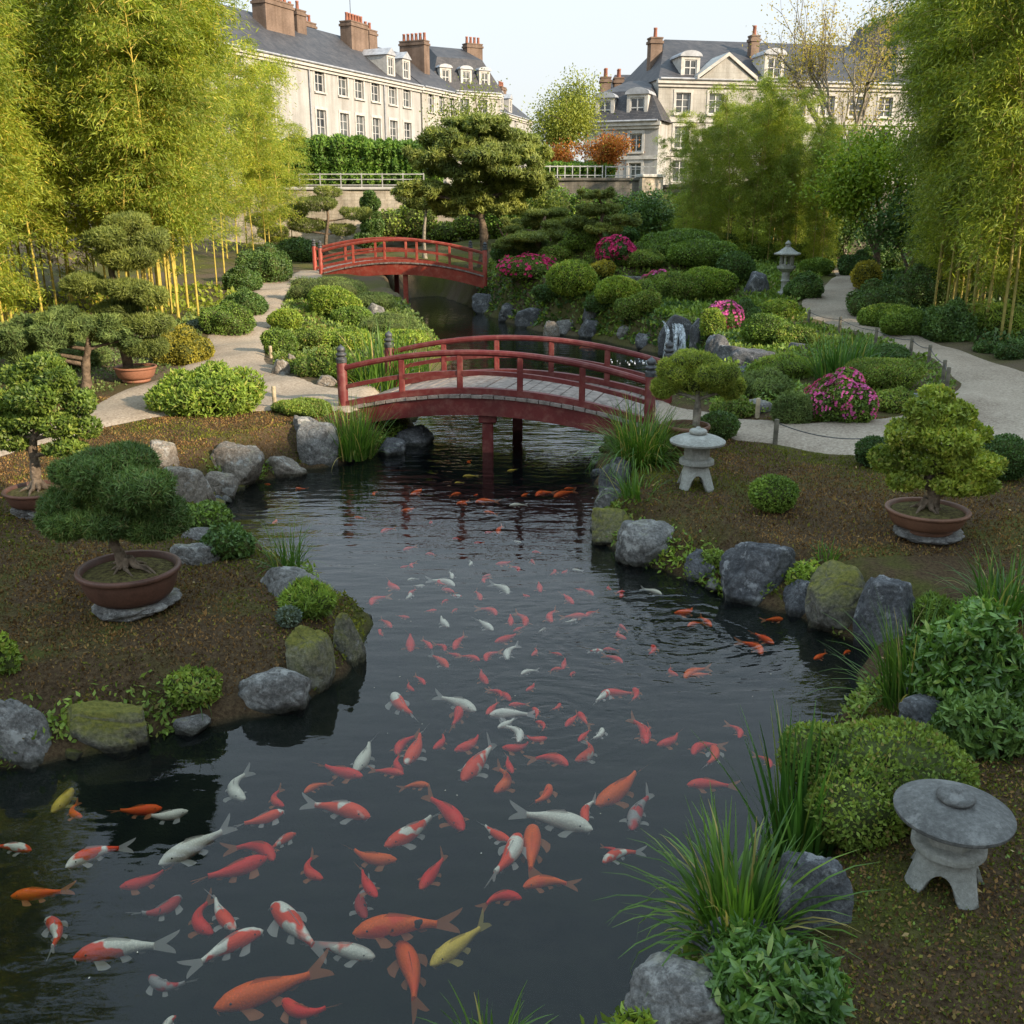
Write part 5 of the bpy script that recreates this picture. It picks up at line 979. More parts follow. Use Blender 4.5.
# ------------------------------------------------------------------ broad trees
def broadtree(name, label, px, Y, base_z, top_py, wpx, mat, seed, leaf, nleaf, bark='bark', bare=0.0, trunk_h=.28, levels=3, cl=.34, cat='tree', group=None, flat=1.0, rad=None):
    r = np.random.default_rng(seed); b = aty(px, 200, Y); x = b[0]; z0 = base_z if base_z is not None else g1(x, Y); top = aty(px, top_py, Y)[2]; H = top-z0; Wd = wpx*Y/FPX/2
    root = empty(name, (x, Y, z0-.05), label, cat, group); mb = MB(); tips = []
    rad = rad or H*.02
    def grow(p, d, L, rr, lv):
        n = 5; pts = [p]; q = p.copy(); dd = d.copy()
        for i in range(n):
            dd = dd+r.normal(size=3)*.10; dd[2] += .03; dd /= np.linalg.norm(dd); q = q+dd*L/n; pts.append(q.copy())
        mb.tube(pts, np.linspace(rr, rr*.55, n+1), 7 if lv > 1 else 4, caps=False)
        if lv <= 1: tips.extend(pts[2:])
        if lv == 0: return
        k = 4 if lv == levels else 3+int(r.random() > .5)
        for i in range(k):
            j = r.integers(2, n+1) if i else n; a = r.uniform(0, 6.28); sp = r.uniform(.35, .8)
            u = np.cross(dd, [0, .3, 1.]); u /= np.linalg.norm(u)+1e-9; v = np.cross(dd, u); nd_ = dd+ (u*math.cos(a)+v*math.sin(a))*sp; nd_[2] += .1; nd_ /= np.linalg.norm(nd_)
            grow(pts[j], nd_, L*r.uniform(.6, .85), rr*.55, lv-1)
    grow(np.array([0, 0, -.1]), np.array([.03, 0, 1.]), H*trunk_h+.1, rad, levels)
    # spread the skeleton into the crown seen in the photograph
    V = np.concatenate(mb.v); ext = np.array(tips); k = min(3.0, (H*.94)/max(ext[:, 2].max(), .1)); kx = Wd*.86/max(np.percentile(np.hypot(ext[:, 0], ext[:, 1]), 92), .1)
    S_ = np.array([kx, kx, k]); mb.v = [a*S_ for a in mb.v]; tips = np.array(tips)*S_
    mb.obj('trunk', M[bark], root)
    c = tips[r.integers(0, len(tips), nleaf)]; P = c+r.normal(size=(nleaf, 3))*cl*np.array([1, 1, .7*flat])
    lm = MB(); leaves(lm, P, r.normal(size=(nleaf, 3))+np.array([0, 0, -.2]), r.normal(size=(nleaf, 3))+np.array([0, 0, .6]), leaf*r.uniform(.6, 1.2, nleaf), leaf*.55*r.uniform(.7, 1.2, nleaf)); lm.obj('crown', M[mat], root)
    return root
broadtree('young_tree', 'airy green tree standing before the street houses', 560, 60, ZT, 74, 80, 'tree_leaf', 3, .15, 17000, cl=.6)
broadtree('young_tree', 'thin leaved tree in front of the slate mansard house on the left', 466, 58, ZT, 84, 74, 'tree_leaf', 4, .15, 5000, cl=.6)
broadtree('orange_tree', 'flat topped orange leaved tree above the grey wall', 604, 51.0, ZT, 133, 66, 'orange_leaf', 5, .13, 7000, cl=.26, trunk_h=.60, flat=1.0, levels=2)
broadtree('orange_tree', 'second orange leaved tree left of the flat topped one', 556, 51.0, ZT, 140, 38, 'orange_leaf', 6, .13, 4500, cl=.24, trunk_h=.60, flat=1.0, levels=2)
broadtree('bare_tree', 'tall nearly bare tree with sparse yellow leaves before the mansion', 846, 44, 1.9, -45, 165, 'yellow_leaf', 8, .11, 7500, 'bark_grey', cl=.34, levels=5, trunk_h=.26, rad=.24)
broadtree('maple', 'bright green maple between the bare tree and right bamboo', 884, 35, None, 112, 108, 'maple', 9, .15, 14000, cl=.42, trunk_h=.22, flat=.8)
broadtree('small_tree', 'small dark tree behind the path end', 850, 41, None, 196, 70, 'shrub_dark', 12, .15, 5000, 'bark_grey', cl=.35)
broadtree('small_tree', 'dark leafy tree under the maple at the right', 912, 33, None, 188, 76, 'shrub_dark', 13, .15, 8000, cl=.4, trunk_h=.2)
broadtree('small_tree', 'low dark tree beside the foot of the middle bamboo', 664, 44, None, 196, 50, 'shrub_dark', 14, .15, 5000, cl=.4)
broadtree('small_tree', 'small green tree left of the mound before the grey wall', 552, 45, None, 184, 50, 'tree_leaf', 15, .15, 3500, cl=.4)
broadtree('small_tree', 'bushy green tree behind the great cloud pine', 505, 44, None, 176, 60, 'hedge_leaf', 16, .15, 6000, cl=.4, trunk_h=.2)
def hedge(l, r_, top, label, mat='hedge_leaf', Y=50.5):
    x0, x1 = aty(l, 150, Y)[0], aty(r_, 150, Y)[0]; zt = aty(l, top, Y)[2]; H = zt-ZT; wd = x1-x0; r = np.random.default_rng(l); root = empty('clipped_hedge', ((x0+x1)/2, Y, ZT), label, 'hedge')
    L = []; n = max(3, int(wd/.7))
    for i in range(n):
        for j in range(3): L.append((-wd/2+wd*(i+.5)/n, r.uniform(-.1, .1), H*(.2+.29*j), wd/n*.75, .8, H*.26))
    mb = MB(); foliage(mb, L, .17, .10, 1.5, r, 0, 1, .2, .7, .2, zmin=0, nmax=9000); mb.obj('foliage', [M[mat], M['core']], root)
for a in ((312, 368, 137, 'tall clipped hedge block nearest the bamboo below the white townhouse'), (366, 394, 141, 'clipped hedge block second along the terrace'), (393, 414, 142, 'narrow darker hedge block third along the terrace'), (413, 440, 143, 'hedge block half hidden by the great cloud pine'), (250, 314, 140, 'hedge block mostly covered by the left bamboo'), (536, 612, 163, 'low hedge behind the off white railing under the orange trees')): hedge(*a)
mb = MB(); foliage(mb, [(i*1.2, 0, 1.1+.1*math.sin(i), .9, .5, 1.1) for i in range(14)], .16, .09, 1.4, rng, 0, 1, zmin=0, nmax=12000)
o = mb.obj('wall_climber', [M['hedge_leaf'], M['core']], None, (xw(506), WALL_Y-.9, 2.0)); tag(o, 'green climbers and shrubs along the foot of the grey wall', 'climber')
mb = MB(); foliage(mb, [(i*1.25, 0, .7+.35*math.sin(i*2.1), .9, .5, .75+.3*math.sin(i*2.1)) for i in range(9)], .16, .09, 1.4, rng, 0, 1, zmin=0, nmax=9000)
o = mb.obj('wall_climber', [M['shrub_olive'], M['core']], None, (xw(392), WALL_Y-.9, 1.9)); tag(o, 'low olive shrubs growing along the sunlit wall foot', 'climber')

# ------------------------------------------------------------------ grasses
def tuft(cx, base, hpx, rpx, n, mat, label, width=.012, spread=.42, droop=1.0, heading=None, seed=0, name='grass_clump'):
    p = place(cx, base); dp = depth(p); r = np.random.default_rng(abs(int(cx+base)+seed)); mb = MB(); h = hpx*dp/FPX*1.15
    if p[2] <= 0.02: p[2] = -.03
    blades(mb, n, h, max(width, .9*dp/FPX), spread, rpx*dp/FPX, r, 0, droop, 6, heading); mb.obj_ = None
    return tag(mb.obj(name, M[mat], None, tuple(p)), label, 'grass clump')
TUFTS = [
 (354, 458, 52, 20, 260, 'blade', 'dense green grass clump at the left foot of the near bridge', .016, .36, .8), (287, 568, 46, 16, 90, 'blade', 'fine upright grass behind the lichened slab', .008, .55, .9), (640, 462, 58, 24, 760, 'blade', 'weeping grass mound at the right foot of the near bridge', .012, .62, 1.7),
 (908, 708, 96, 24, 230, 'blade', 'tall grass at the water below the broad leaved shrub', .011, .42, 1.0), (800, 862, 138, 28, 110, 'blade_dark', 'tall sword leaved iris by the clipped mound', .020, .26, .45), (738, 950, 128, 34, 300, 'blade', 'big arching grass clump over the near right water', .017, .50, 1.5), (490, 1050, 62, 26, 46, 'blade', 'grass tips poking up at the bottom edge', .012, .5, .5),
 (1004, 612, 58, 26, 200, 'blade', 'arching grass at the right edge behind the broad leaved shrub', .014, .6, 1.5), (838, 382, 48, 22, 190, 'blade_dark', 'iris leaves above the pink azalea', .026, .34, .6), (384, 394, 62, 24, 200, 'blade', 'pale iris leaves behind the left bridge post', .028, .34, .6), (412, 378, 36, 18, 120, 'blade', 'short reeds leaning over the channel', .025, .4, .7),
 (636, 498, 34, 18, 90, 'blade', 'small ferny tuft above the mossy mound', .014, .8, 1.0), (828, 560, 20, 10, 40, 'blade', 'short sprigs behind the mossy boulder', .01, .7, 1.0), (190, 700, 34, 14, 60, 'blade', 'straw coloured sprigs on the hanging weeds', .007, .6, 1.3), (862, 372, 34, 18, 90, 'blade_dark', 'shorter iris leaves beside the olive cushion', .024, .36, .7), (680, 630, 1, 1, 1, 'blade', '', 0, 0, 0)]
for a in TUFTS[:-1]: tuft(*a)

# ------------------------------------------------------------------ stone lanterns
M['lantern'] = rock_mat('lantern_granite', (.25, .245, .215), (.36, .355, .315), .0, (.40, .39, .35), .4)
M['lantern_cap'] = rock_mat('lantern_cap_granite', (.10, .098, .092), (.175, .172, .162), .05, (.24, .235, .22), .6)
def low_lantern(label, cx, base, capw, total_top, seed, capmat, tilt=0.0):
    p = hit(cx, base); dp = depth(p); k = capw*dp/FPX*.92; p[1] += k*.30; p[2] = g1(p[0], p[1]); H = aty(cx, total_top, p[1])[2]-p[2]
    root = empty('low_stone_lantern', (p[0], p[1], p[2]-.02), label, 'stone lantern', None, .25+seed); R0 = k/2; zl = H*.40
    mb = MB(); n, m_ = 96, 9; V = []; F = []
    for inner in (0, 1):
        for j in range(m_+1):
            for i in range(n):
                th = i*2*PI/n; q = abs(((th/(PI/2))%1)-.5)*2           # 0 mid of arch .. 1 middle of a leg
                arch = zl*.62*max(0, 1-(q/.62)**2.4)**.55 if q < .62 else 0
                z = arch+(zl-arch)*j/m_; u = 1-z/zl; ro = R0*(.43+.31*u**1.7+.05*math.sin(PI*u)); sq = 1+.05*math.cos(4*th); ro *= sq
                if inner: ro -= R0*.17
                V.append((math.cos(th)*ro, math.sin(th)*ro, z))
    o_ = (m_+1)*n
    for j in range(m_):
        for i in range(n):
            a, b = j*n+i, j*n+(i+1) % n; F += [[a, b, b+n, a+n], [o_+b, o_+a, o_+a+n, o_+b+n]]
    for i in range(n):
        b = (i+1) % n; F += [[i, o_+i, o_+b, b], [m_*n+b, o_+m_*n+b, o_+m_*n+i, m_*n+i]]
    mb.add(V, np.array(F), 0, True); mb.obj('legs', M['lantern'], root)
    mb = MB(); mb.lathe(smoothprof([(R0*.3, zl-.002), (R0*.60, zl), (R0*.63, zl+H*.025), (R0*.62, zl+H*.07), (R0*.52, zl+H*.085)], 3), 40); mb.lathe([(R0*.52, zl+H*.085), (R0*.1, zl+H*.086)], 40); mb.obj('platform', M['lantern'], root)
    mb = MB(); mb.lathe([(R0*.46, zl+H*.085), (R0*.47, zl+H*.10), (R0*.47, zl+H*.25), (R0*.56, zl+H*.26), (R0*.56, zl+H*.345), (R0*.3, zl+H*.35)], 6, smooth=False, rot=.3); mb.obj('light_chamber', M['lantern'], root)
    zc = zl+H*.345; P = [(R0*.42, zc+.0), (R0*.80, zc-.005), (R0*.97, zc-.012), (R0*1.0, zc+H*.012), (R0*.985, zc+H*.028), (R0*.8, zc+H*.07), (R0*.5, zc+H*.11), (R0*.2, zc+H*.13), (.001, zc+H*.135)]
    mb = MB(); mb.lathe(smoothprof(P, 4), 64); mb.obj('roof', M[capmat], root)
    zk = zc+H*.118; P = [(R0*.2, zk), (R0*.30, zk+H*.02), (R0*.325, zk+H*.05), (R0*.27, zk+H*.082), (R0*.12, zk+H*.095), (R0*.07, zk+H*.12), (.001, zk+H*.125)]
    mb = MB(); mb.lathe(smoothprof(P, 3), 40); mb.obj('knob', M[capmat], root)
low_lantern('nearest squat stone lantern with a wide dark cap and four arched feet', 957, 905, 124, 783, 0, 'lantern_cap')
low_lantern('pale squat stone lantern with a broad cap on the moss by the near bridge', 698, 492, 60, 424, .5, 'lantern')
def tall_lantern(label, cx, base, top):
    p = hit(cx, base); p[1] += .2; p[2] = g1(p[0], p[1]); H = aty(cx, top, p[1])[2]-p[2]; root = empty('tall_stone_lantern', (p[0], p[1], p[2]-.03), label, 'stone lantern'); z = lambda f: f*H; w_ = H*.22
    mb = MB(); mb.lathe([(w_*.75, 0), (w_*.75, z(.06)), (w_*.55, z(.085)), (w_*.3, z(.09))], 6, smooth=False); mb.obj('base', M['lantern'], root)
    mb = MB(); mb.lathe(smoothprof([(w_*.40, z(.085)), (w_*.34, z(.12)), (w_*.32, z(.25)), (w_*.38, z(.26)), (w_*.38, z(.29)), (w_*.32, z(.30)), (w_*.34, z(.42)), (w_*.3, z(.43))], 2), 20); mb.obj('shaft', M['lantern'], root)
    mb = MB(); mb.lathe([(w_*.3, z(.42)), (w_*.5, z(.45)), (w_*.78, z(.50)), (w_*.80, z(.545)), (w_*.2, z(.55))], 6, smooth=False); mb.obj('platform', M['lantern'], root)
    mb = MB()
    for i in range(6): a = i*PI/3; mb.box((math.cos(a)*w_*.5, math.sin(a)*w_*.5, z(.64)), (w_*.16, w_*.16, z(.19)), a)
    mb.lathe([(w_*.56, z(.545)), (w_*.56, z(.575)), (w_*.2, z(.576))], 6, smooth=False); mb.lathe([(w_*.2, z(.715)), (w_*.56, z(.716)), (w_*.58, z(.745)), (w_*.2, z(.746))], 6, smooth=False); mb.obj('light_chamber', M['lantern'], root)
    mb = MB(); mb.lathe(smoothprof([(w_*.3, z(.735)), (w_*1.05, z(.735)), (w_*1.12, z(.77)), (w_*.85, z(.79)), (w_*.5, z(.84)), (w_*.22, z(.885)), (w_*.1, z(.89))], 2), 6, smooth=False); mb.obj('roof', M['lantern'], root)
    mb = MB(); mb.lathe(smoothprof([(w_*.16, z(.875)), (w_*.24, z(.895)), (w_*.14, z(.91)), (w_*.24, z(.93)), (w_*.22, z(.955)), (w_*.08, z(.985)), (.001, z(1.0))], 3), 18); mb.obj('finial', M['lantern'], root)
tall_lantern('tall stone pedestal lantern with a pagoda roof beside the right path', 786, 297, 239)

# ------------------------------------------------------------------ roped posts along the paths
M['post'] = plain('weathered_post', (.13, .115, .085), .85, .3, 9, .2, .4, 40); M['post_pale'] = plain('pale_post', (.36, .29, .19), .85, .25, 9, .2, .4, 40)
def gpost(cx, base, top, label, mat='post', lean=0.0, group='rope posts along the right path'):
    p = hit(cx, base); h = (base-top)*depth(p)/FPX; mb = MB(); mb.lathe([(.032, -.1), (.032, h-.01), (.026, h), (.001, h+.001)], 10)
    o = tag(mb.obj('rope_post', M[mat], None, tuple(p)), label, 'post', group); o.rotation_euler = (0, lean, 0); return np.array([p[0], p[1], p[2]+h*.86])
RP = [gpost(*a) for a in ((808, 327, 310, 'farthest short dark post of the roped right path'), (839, 334, 317, 'second dark post from the far end of the roped path'), (875, 347, 328, 'dark post right of the iris leaves'), (910, 358, 337, 'dark post midway on the roped inner path edge'), (928, 366, 345, 'dark post just before the path corner'), (942, 386, 360, 'thin post at the very corner of the path'), (946, 392, 367, 'front post of the pair at the path corner'))]
gpost(898, 352, 344, 'short leaning stub between the roped posts', 'post', .4); lowp = [gpost(775, 444, 419, 'single dark post on the near path right of the lantern'), gpost(757, 418, 398, 'pale thin stake by the flat stone', 'post_pale', 0, None)]
for a in ((275, 409, 386, 'pale thin stake right of the light green bush'), (271, 358, 346, 'short pale stake at the far bend of the left path'), (302, 372, 362, 'tiny pale stake at the shrub island edge')): gpost(*a, 'post_pale', 0, 'pale stakes along the left path')
def rope(A, B, sag, label):
    t = np.linspace(0, 1, 14)[:, None]; P = A*(1-t)+B*t; P[:, 2] -= (sag*4*t*(1-t))[:, 0]; mb = MB(); mb.tube(P, .007, 5); tag(mb.obj('rope', M['iron'], None), label, 'rope', 'thin ropes of the right path')
for i in range(6): rope(RP[i], RP[i+1], .05, 'thin sagging rope strung between the roped posts of the right path')
rope(lowp[0], hit(886, 446)+np.array([0, 0, .12]), .1, 'thin rope running from the single post to the bonsai bed')

# ------------------------------------------------------------------ waterfall
m, t, out = nodes('falling_water'); g = nd(t, 'NewGeometry'); mp = nd(t, 'Mapping'); mp.inputs['Scale'].default_value = (22, 22, 2.2); t.links.new(g.outputs['Position'], mp.inputs[0]); f = noise(t, mp.outputs[0], 1.0, 5, .7)
b = bsdf(t, None, (.80, .85, .88), .15, .5); tr = nd(t, 'BsdfTransparent'); mx = nd(t, 'MixShader'); t.links.new(ramp(t, [(.38, (.05,)*3), (.66, (.8,)*3)], f), mx.inputs[0]); t.links.new(tr.outputs[0], mx.inputs[1]); t.links.new(b.outputs[0], mx.inputs[2]); t.links.new(mx.outputs[0], out.inputs[0]); M['fall'] = m
wf = atz(675, 362, 0.0); mb = MB()
for (cx_, wd, top_) in ((-.16, .035, .82), (.03, .05, .84), (.12, .075, .86), (.21, .03, .84)):
    tt = np.linspace(0, 1, 14); prof = np.stack([.95*(1-tt)**1.8, top_*(1-tt**1.9)], 1); V = []
    for (yy, zz), q in zip(prof, tt):
        for s in np.linspace(-1, 1, 6): V.append((cx_*(1+.25*q)+.03*math.sin(q*5+cx_*40)+s*wd*(.7+.8*q)+.02*math.sin(q*9+s*4), yy+.05*math.cos(s*2.2), zz-.04*q))
    n = 6; mb.add(V, np.array([[i*n+j, i*n+j+1, (i+1)*n+j+1, (i+1)*n+j] for i in range(13) for j in range(n-1)]), 0, True)
tag(mb.obj('waterfall', M['fall'], None, (wf[0], wf[1]+.05, 0)), kind='structure')
mb = MB(); v, f = ico(1); r = np.random.default_rng(3)
for i in range(150):
    a = r.uniform(0, 6.28); q = abs(r.normal())*.35; mb.add(v*np.array([1, 1, .5])*r.uniform(.008, .028)+np.array([math.cos(a)*q*1.7-.25, math.sin(a)*q*.8-.1, .008]), f, 0, True)
foam_m = plain('foam', (.75, .78, .8), .4, .05, 5); tag(mb.obj('foam', foam_m, None, (wf[0], wf[1], 0)), kind='stuff')

# ------------------------------------------------------------------ moss tufts over the near beds
reg = [((-7.2, -1.0), (4.6, 15.0), 2600), ((1.2, 8.6), (8.2, 13.6), 2400), ((1.0, 4.0), (2.2, 6.8), 6000), ((4.0, 8.6), (3.0, 8.2), 1500)]
PP = []
for (xa, xb), (ya, yb), den in reg:
    n = int((xb-xa)*(yb-ya)*den); PP.append(np.stack([rng.uniform(xa, xb, n), rng.uniform(ya, yb, n)], 1))
PP = np.concatenate(PP); ok = (poly_sd(PP, SH) > .06) & (poly_sd(PP, PL) > .05) & (poly_sd(PP, PR) > .05); ok &= np.abs(PP[:, 0]) < PP[:, 1]*.78+1.2; PP = PP[ok]; n = len(PP)
P3 = np.c_[PP, gz(PP[:, 0], PP[:, 1])-.004]; gsel = wob(np.c_[PP, PP[:, :1]*0], 21, 1.1, 7)+.5*wob(np.c_[PP, PP[:, :1]*0], 22, 4, 7)+rng.normal(size=n)*.15
mb = MB()
for sel, mi in ((gsel < .13, 0), (gsel >= .13, 1)):
    q = P3[sel]; k = len(q); D = rng.normal(size=(k, 3))*.8+np.array([0, 0, .9]); ln = np.where(rng.random(k) < .02, 1.8, 1.0)*rng.uniform(.018, .036, k)*np.clip(q[:, 1]/6.5, .55, 1)
    leaves(mb, q, D, rng.normal(size=(k, 3)), ln, ln*.5, mi)
tag(mb.obj('moss', [M['moss_tuft'], M['moss_green']]), kind='stuff')
# scattered fallen leaves and twigs on the beds
sel = rng.choice(n, 420, replace=False); q = P3[sel]+np.array([0, 0, .022]); mb = MB()
leaves(mb, q, rng.normal(size=(420, 3))*np.array([1, 1, .15]), np.array([0, 0, 1.])+rng.normal(size=(420, 3))*.3, rng.uniform(.02, .05, 420), .018)
M['litter'] = leaf_mat('fallen_leaf', (.22, .12, .05), (.46, .34, .17), .1); tag(mb.obj('leaf_litter', M['litter']), kind='stuff')

# ------------------------------------------------------------------ ground cover between the shrubs (uncountable low leaves)
def px_poly(pts): return np.array([hit(a, b)[:2] for a, b in pts])
def cover(regions, mat, leaf, den, hmax, seed, name='ground_cover'):
    r = np.random.default_rng(seed); Q = []
    for pg in regions:
        lo, hi = pg.min(0), pg.max(0); n = int(np.prod(hi-lo)*den); P = np.stack([r.uniform(lo[0], hi[0], n), r.uniform(lo[1], hi[1], n)], 1); Q.append(P[poly_sd(P, pg) < 0])
    P = np.concatenate(Q); ok = (poly_sd(P, SH) > .05) & (poly_sd(P, PL) > .08) & (poly_sd(P, PR) > .08)
    c = wob(np.c_[P, P[:, :1]*0], seed, 1.6, 7)+.6*wob(np.c_[P, P[:, :1]*0], seed+1, 4.5, 7); ok &= c > -.35; P, c = P[ok], c[ok]; n = len(P)
    z = gz(P[:, 0], P[:, 1])+np.clip(.3+c, 0, 1)*hmax*r.random(n)**.6; k = r.uniform(.6, 1.25, n)*np.clip(P[:, 1]/22, .45, 1.3)
    mb = MB(); leaves(mb, np.c_[P, z], r.normal(size=(n, 3))*.8+np.array([0, 0, .45]), r.normal(size=(n, 3))*.6+np.array([0, 0, 1.]), leaf*k, leaf*.6*k); tag(mb.obj(name, M[mat]), kind='stuff')
mound = px_poly([(476, 300), (480, 285), (500, 240), (560, 222), (650, 218), (720, 222), (800, 228), (838, 262), (802, 300), (812, 325), (880, 340), (935, 362), (958, 386), (930, 404), (800, 418), (715, 408), (672, 396), (702, 372), (680, 354), (600, 334), (520, 318)])
rbed = px_poly([(862, 262), (880, 235), (1060, 235), (1060, 368), (990, 354), (940, 338), (884, 314), (868, 296)])
isl = px_poly([(284, 300), (300, 285), (400, 300), (444, 350), (420, 388), (345, 388), (290, 374), (266, 352)])
lbed = px_poly([(-30, 430), (-30, 330), (150, 330), (240, 300), (200, 345), (170, 370), (90, 402)])
bmb = px_poly([(-40, 330), (-40, 300), (245, 285), (225, 318), (190, 332)])
bank = px_poly([(474, 304), (478, 286), (520, 290), (600, 300), (660, 300), (700, 300), (740, 330), (720, 380), (690, 380), (680, 358), (640, 350), (590, 338), (540, 332), (500, 320)]); cover([bank], 'shrub_dark', .11, 420, .12, 61); cover([bank], 'shrub_lime', .10, 160, .16, 63); cover([mound], 'shrub', .10, 260, .22, 51); cover([mound, isl], 'shrub_olive', .09, 200, .16, 53); cover([rbed], 'shrub_dark', .11, 260, .25, 55); cover([isl, lbed], 'juniper', .08, 260, .14, 57); cover([bmb], 'bam_leaf', .12, 60, .05, 59)
nearbed = px_poly([(800, 800), (1060, 760), (1060, 1060), (740, 1060), (860, 930)]); isl2 = px_poly([(0, 690), (90, 660), (240, 640), (330, 600), (340, 660), (240, 700), (60, 740), (0, 750)])
cover([nearbed], 'shrub', .045, 300, .04, 71, 'weeds'); cover([nearbed], 'moss_tuft', .05, 1600, .02, 73, 'weeds'); cover([nearbed], 'moss_green', .045, 900, .02, 77, 'weeds'); cover([isl2], 'moss_green', .06, 700, .02, 75, 'weeds')
# ------------------------------------------------------------------ moss, creeping plants and small stones along the waterline
def shore_pts(n, r, near=True):
    Q = []; seg = [(SH[i], SH[(i+1) % len(SH)]) for i in range(len(SH)) if SH[i][1] < 18 and SH[i][1] > 3.0 and SH[(i+1) % len(SH)][1] > 3.0]
    ln = np.array([np.linalg.norm(b-a) for a, b in seg]); k = r.choice(len(seg), n, p=ln/ln.sum()); t = r.random(n)[:, None]
    A = np.array([a for a, b in seg])[k]; B = np.array([b for a, b in seg])[k]; return A+(B-A)*t
sr = np.random.default_rng(31); P = shore_pts(26000, sr)+sr.normal(size=(26000, 2))*.13; d_ = poly_sd(P, SH); c = wob(np.c_[P, P[:, :1]*0], 71, 2.2, 7)
for sel, mat, ll, hh in (((d_ > -.03) & (d_ < .42) & (c > -.12), 'moss_green', .035, .03), ((d_ > -.08) & (d_ < .30) & (c > .22), 'shrub_lime', .06, .10), ((d_ > -.06) & (d_ < .30) & (c < -.28), 'shrub_olive', .055, .09)):
    q = P[sel]; n = len(q); mb = MB(); r = np.random.default_rng(5); z = np.maximum(gz(q[:, 0], q[:, 1]), .0)+hh*r.random(n)*.9
    leaves(mb, np.c_[q, z], r.normal(size=(n, 3))*.8+np.array([0, 0, .25]), r.normal(size=(n, 3))*.6+np.array([0, 0, 1.]), ll*r.uniform(.6, 1.3, n), ll*.5, 0); tag(mb.obj('bank_moss' if ll < .04 else 'creeping_plants', M[mat]), kind='stuff')
SM = []
for i in range(4):
    mb = MB(); rock_mesh(mb, 1, .85, .75, 400+i, 0, 4, 12); SM.append(mb.mesh('stone', [M[('rock', 'rock_dark', 'rock_moss', 'rock')[i]]]))
q = shore_pts(75, sr)
for i, a in enumerate(q):
    s_ = sr.uniform(.09, .22); tag(link('stone', SM[i % 4], None, (a[0]+sr.normal()*.05, a[1]+sr.normal()*.05, -s_*.28), sr.uniform(0, 6.28), s_), 'small stone wedged along the waterline between the boulders', 'stone', 'small stones along the waterline')

# petals and specks afloat
r = np.random.default_rng(8); P = np.stack([r.uniform(-4, 4, 260), r.uniform(3.2, 13, 260)], 1); P = P[poly_sd(P, SH) < -.15][:34]; n = len(P); mb = MB()
leaves(mb, np.c_[P, np.full(n, .004)], np.c_[r.normal(size=(n, 2)), np.zeros(n)], np.array([0, 0, 1.])+r.normal(size=(n, 3))*.05, r.uniform(.006, .016, n), .008)
M['petal'] = leaf_mat('petal', (.55, .5, .42), (.75, .7, .62), .1); tag(mb.obj('floating_petals', M['petal']), kind='stuff')
# ------------------------------------------------------------------ koi
def koi_mat(name, base, patch=None, thr=(.5, .54), spots=None, scale=3.0):
    m, t, out = nodes(name); oc = ocoord(t); oi = nd(t, 'ObjectInfo'); rr = mth(t, 'MULTIPLY', oi.outputs['Random'], 61.0); cb = nd(t, 'CombineXYZ')
    for i in range(3): t.links.new(rr, cb.inputs[i])
    va = nd(t, 'VectorMath', operation='ADD'); t.links.new(oc, va.inputs[0]); t.links.new(cb.outputs[0], va.inputs[1]); v = va.outputs[0]
    sc = nd(t, 'TexVoronoi'); sc.inputs['Scale'].default_value = 42; t.links.new(oc, sc.inputs['Vector'])
    c = mix(t, 1.0, base, ramp(t, [(.0, (1.12,)*3), (.5, (.86,)*3)], sc.outputs['Distance']), 'MULTIPLY')
    if patch: c = mix(t, ramp(t, [(thr[0], (0, 0, 0)), (thr[1], (1, 1, 1))], noise(t, v, scale, 2, .45)), c, patch)
    if spots: c = mix(t, ramp(t, [(.63, (0, 0, 0)), (.66, (1, 1, 1))], noise(t, v, 6.5, 2, .4)), c, spots)
    bsdf(t, out, c, .5, .2, bump(t, sc.outputs['Distance'], .25, .01)); return m
def fin_mat(name, col):
    m, t, out = nodes(name); b = bsdf(t, None, col, .4, .3); tr = nd(t, 'BsdfTranslucent'); tr.inputs[0].default_value = (*col, 1); tp = nd(t, 'BsdfTransparent'); m1 = nd(t, 'MixShader'); m1.inputs[0].default_value = .4; t.links.new(b.outputs[0], m1.inputs[1]); t.links.new(tr.outputs[0], m1.inputs[2])
    w_ = nd(t, 'TexWave'); w_.inputs['Scale'].default_value = 34; w_.inputs['Distortion'].default_value = 6; t.links.new(ocoord(t), w_.inputs[0])
    m2 = nd(t, 'MixShader'); t.links.new(ramp(t, [(.2, (.55,)*3), (.8, (.72,)*3)], w_.outputs['Fac']), m2.inputs[0]); t.links.new(tp.outputs[0], m2.inputs[1]); t.links.new(m1.outputs[0], m2.inputs[2]); t.links.new(m2.outputs[0], out.inputs[0]); return m
RED, ORG, WHT, YEL = (.82, .028, .012), (.88, .125, .008), (.86, .78, .64), (.76, .50, .07)
fw_, fo_, fy_ = fin_mat('pale_fin', (.68, .62, .55)), fin_mat('orange_fin', (.66, .22, .08)), fin_mat('yellow_fin', (.62, .46, .12))
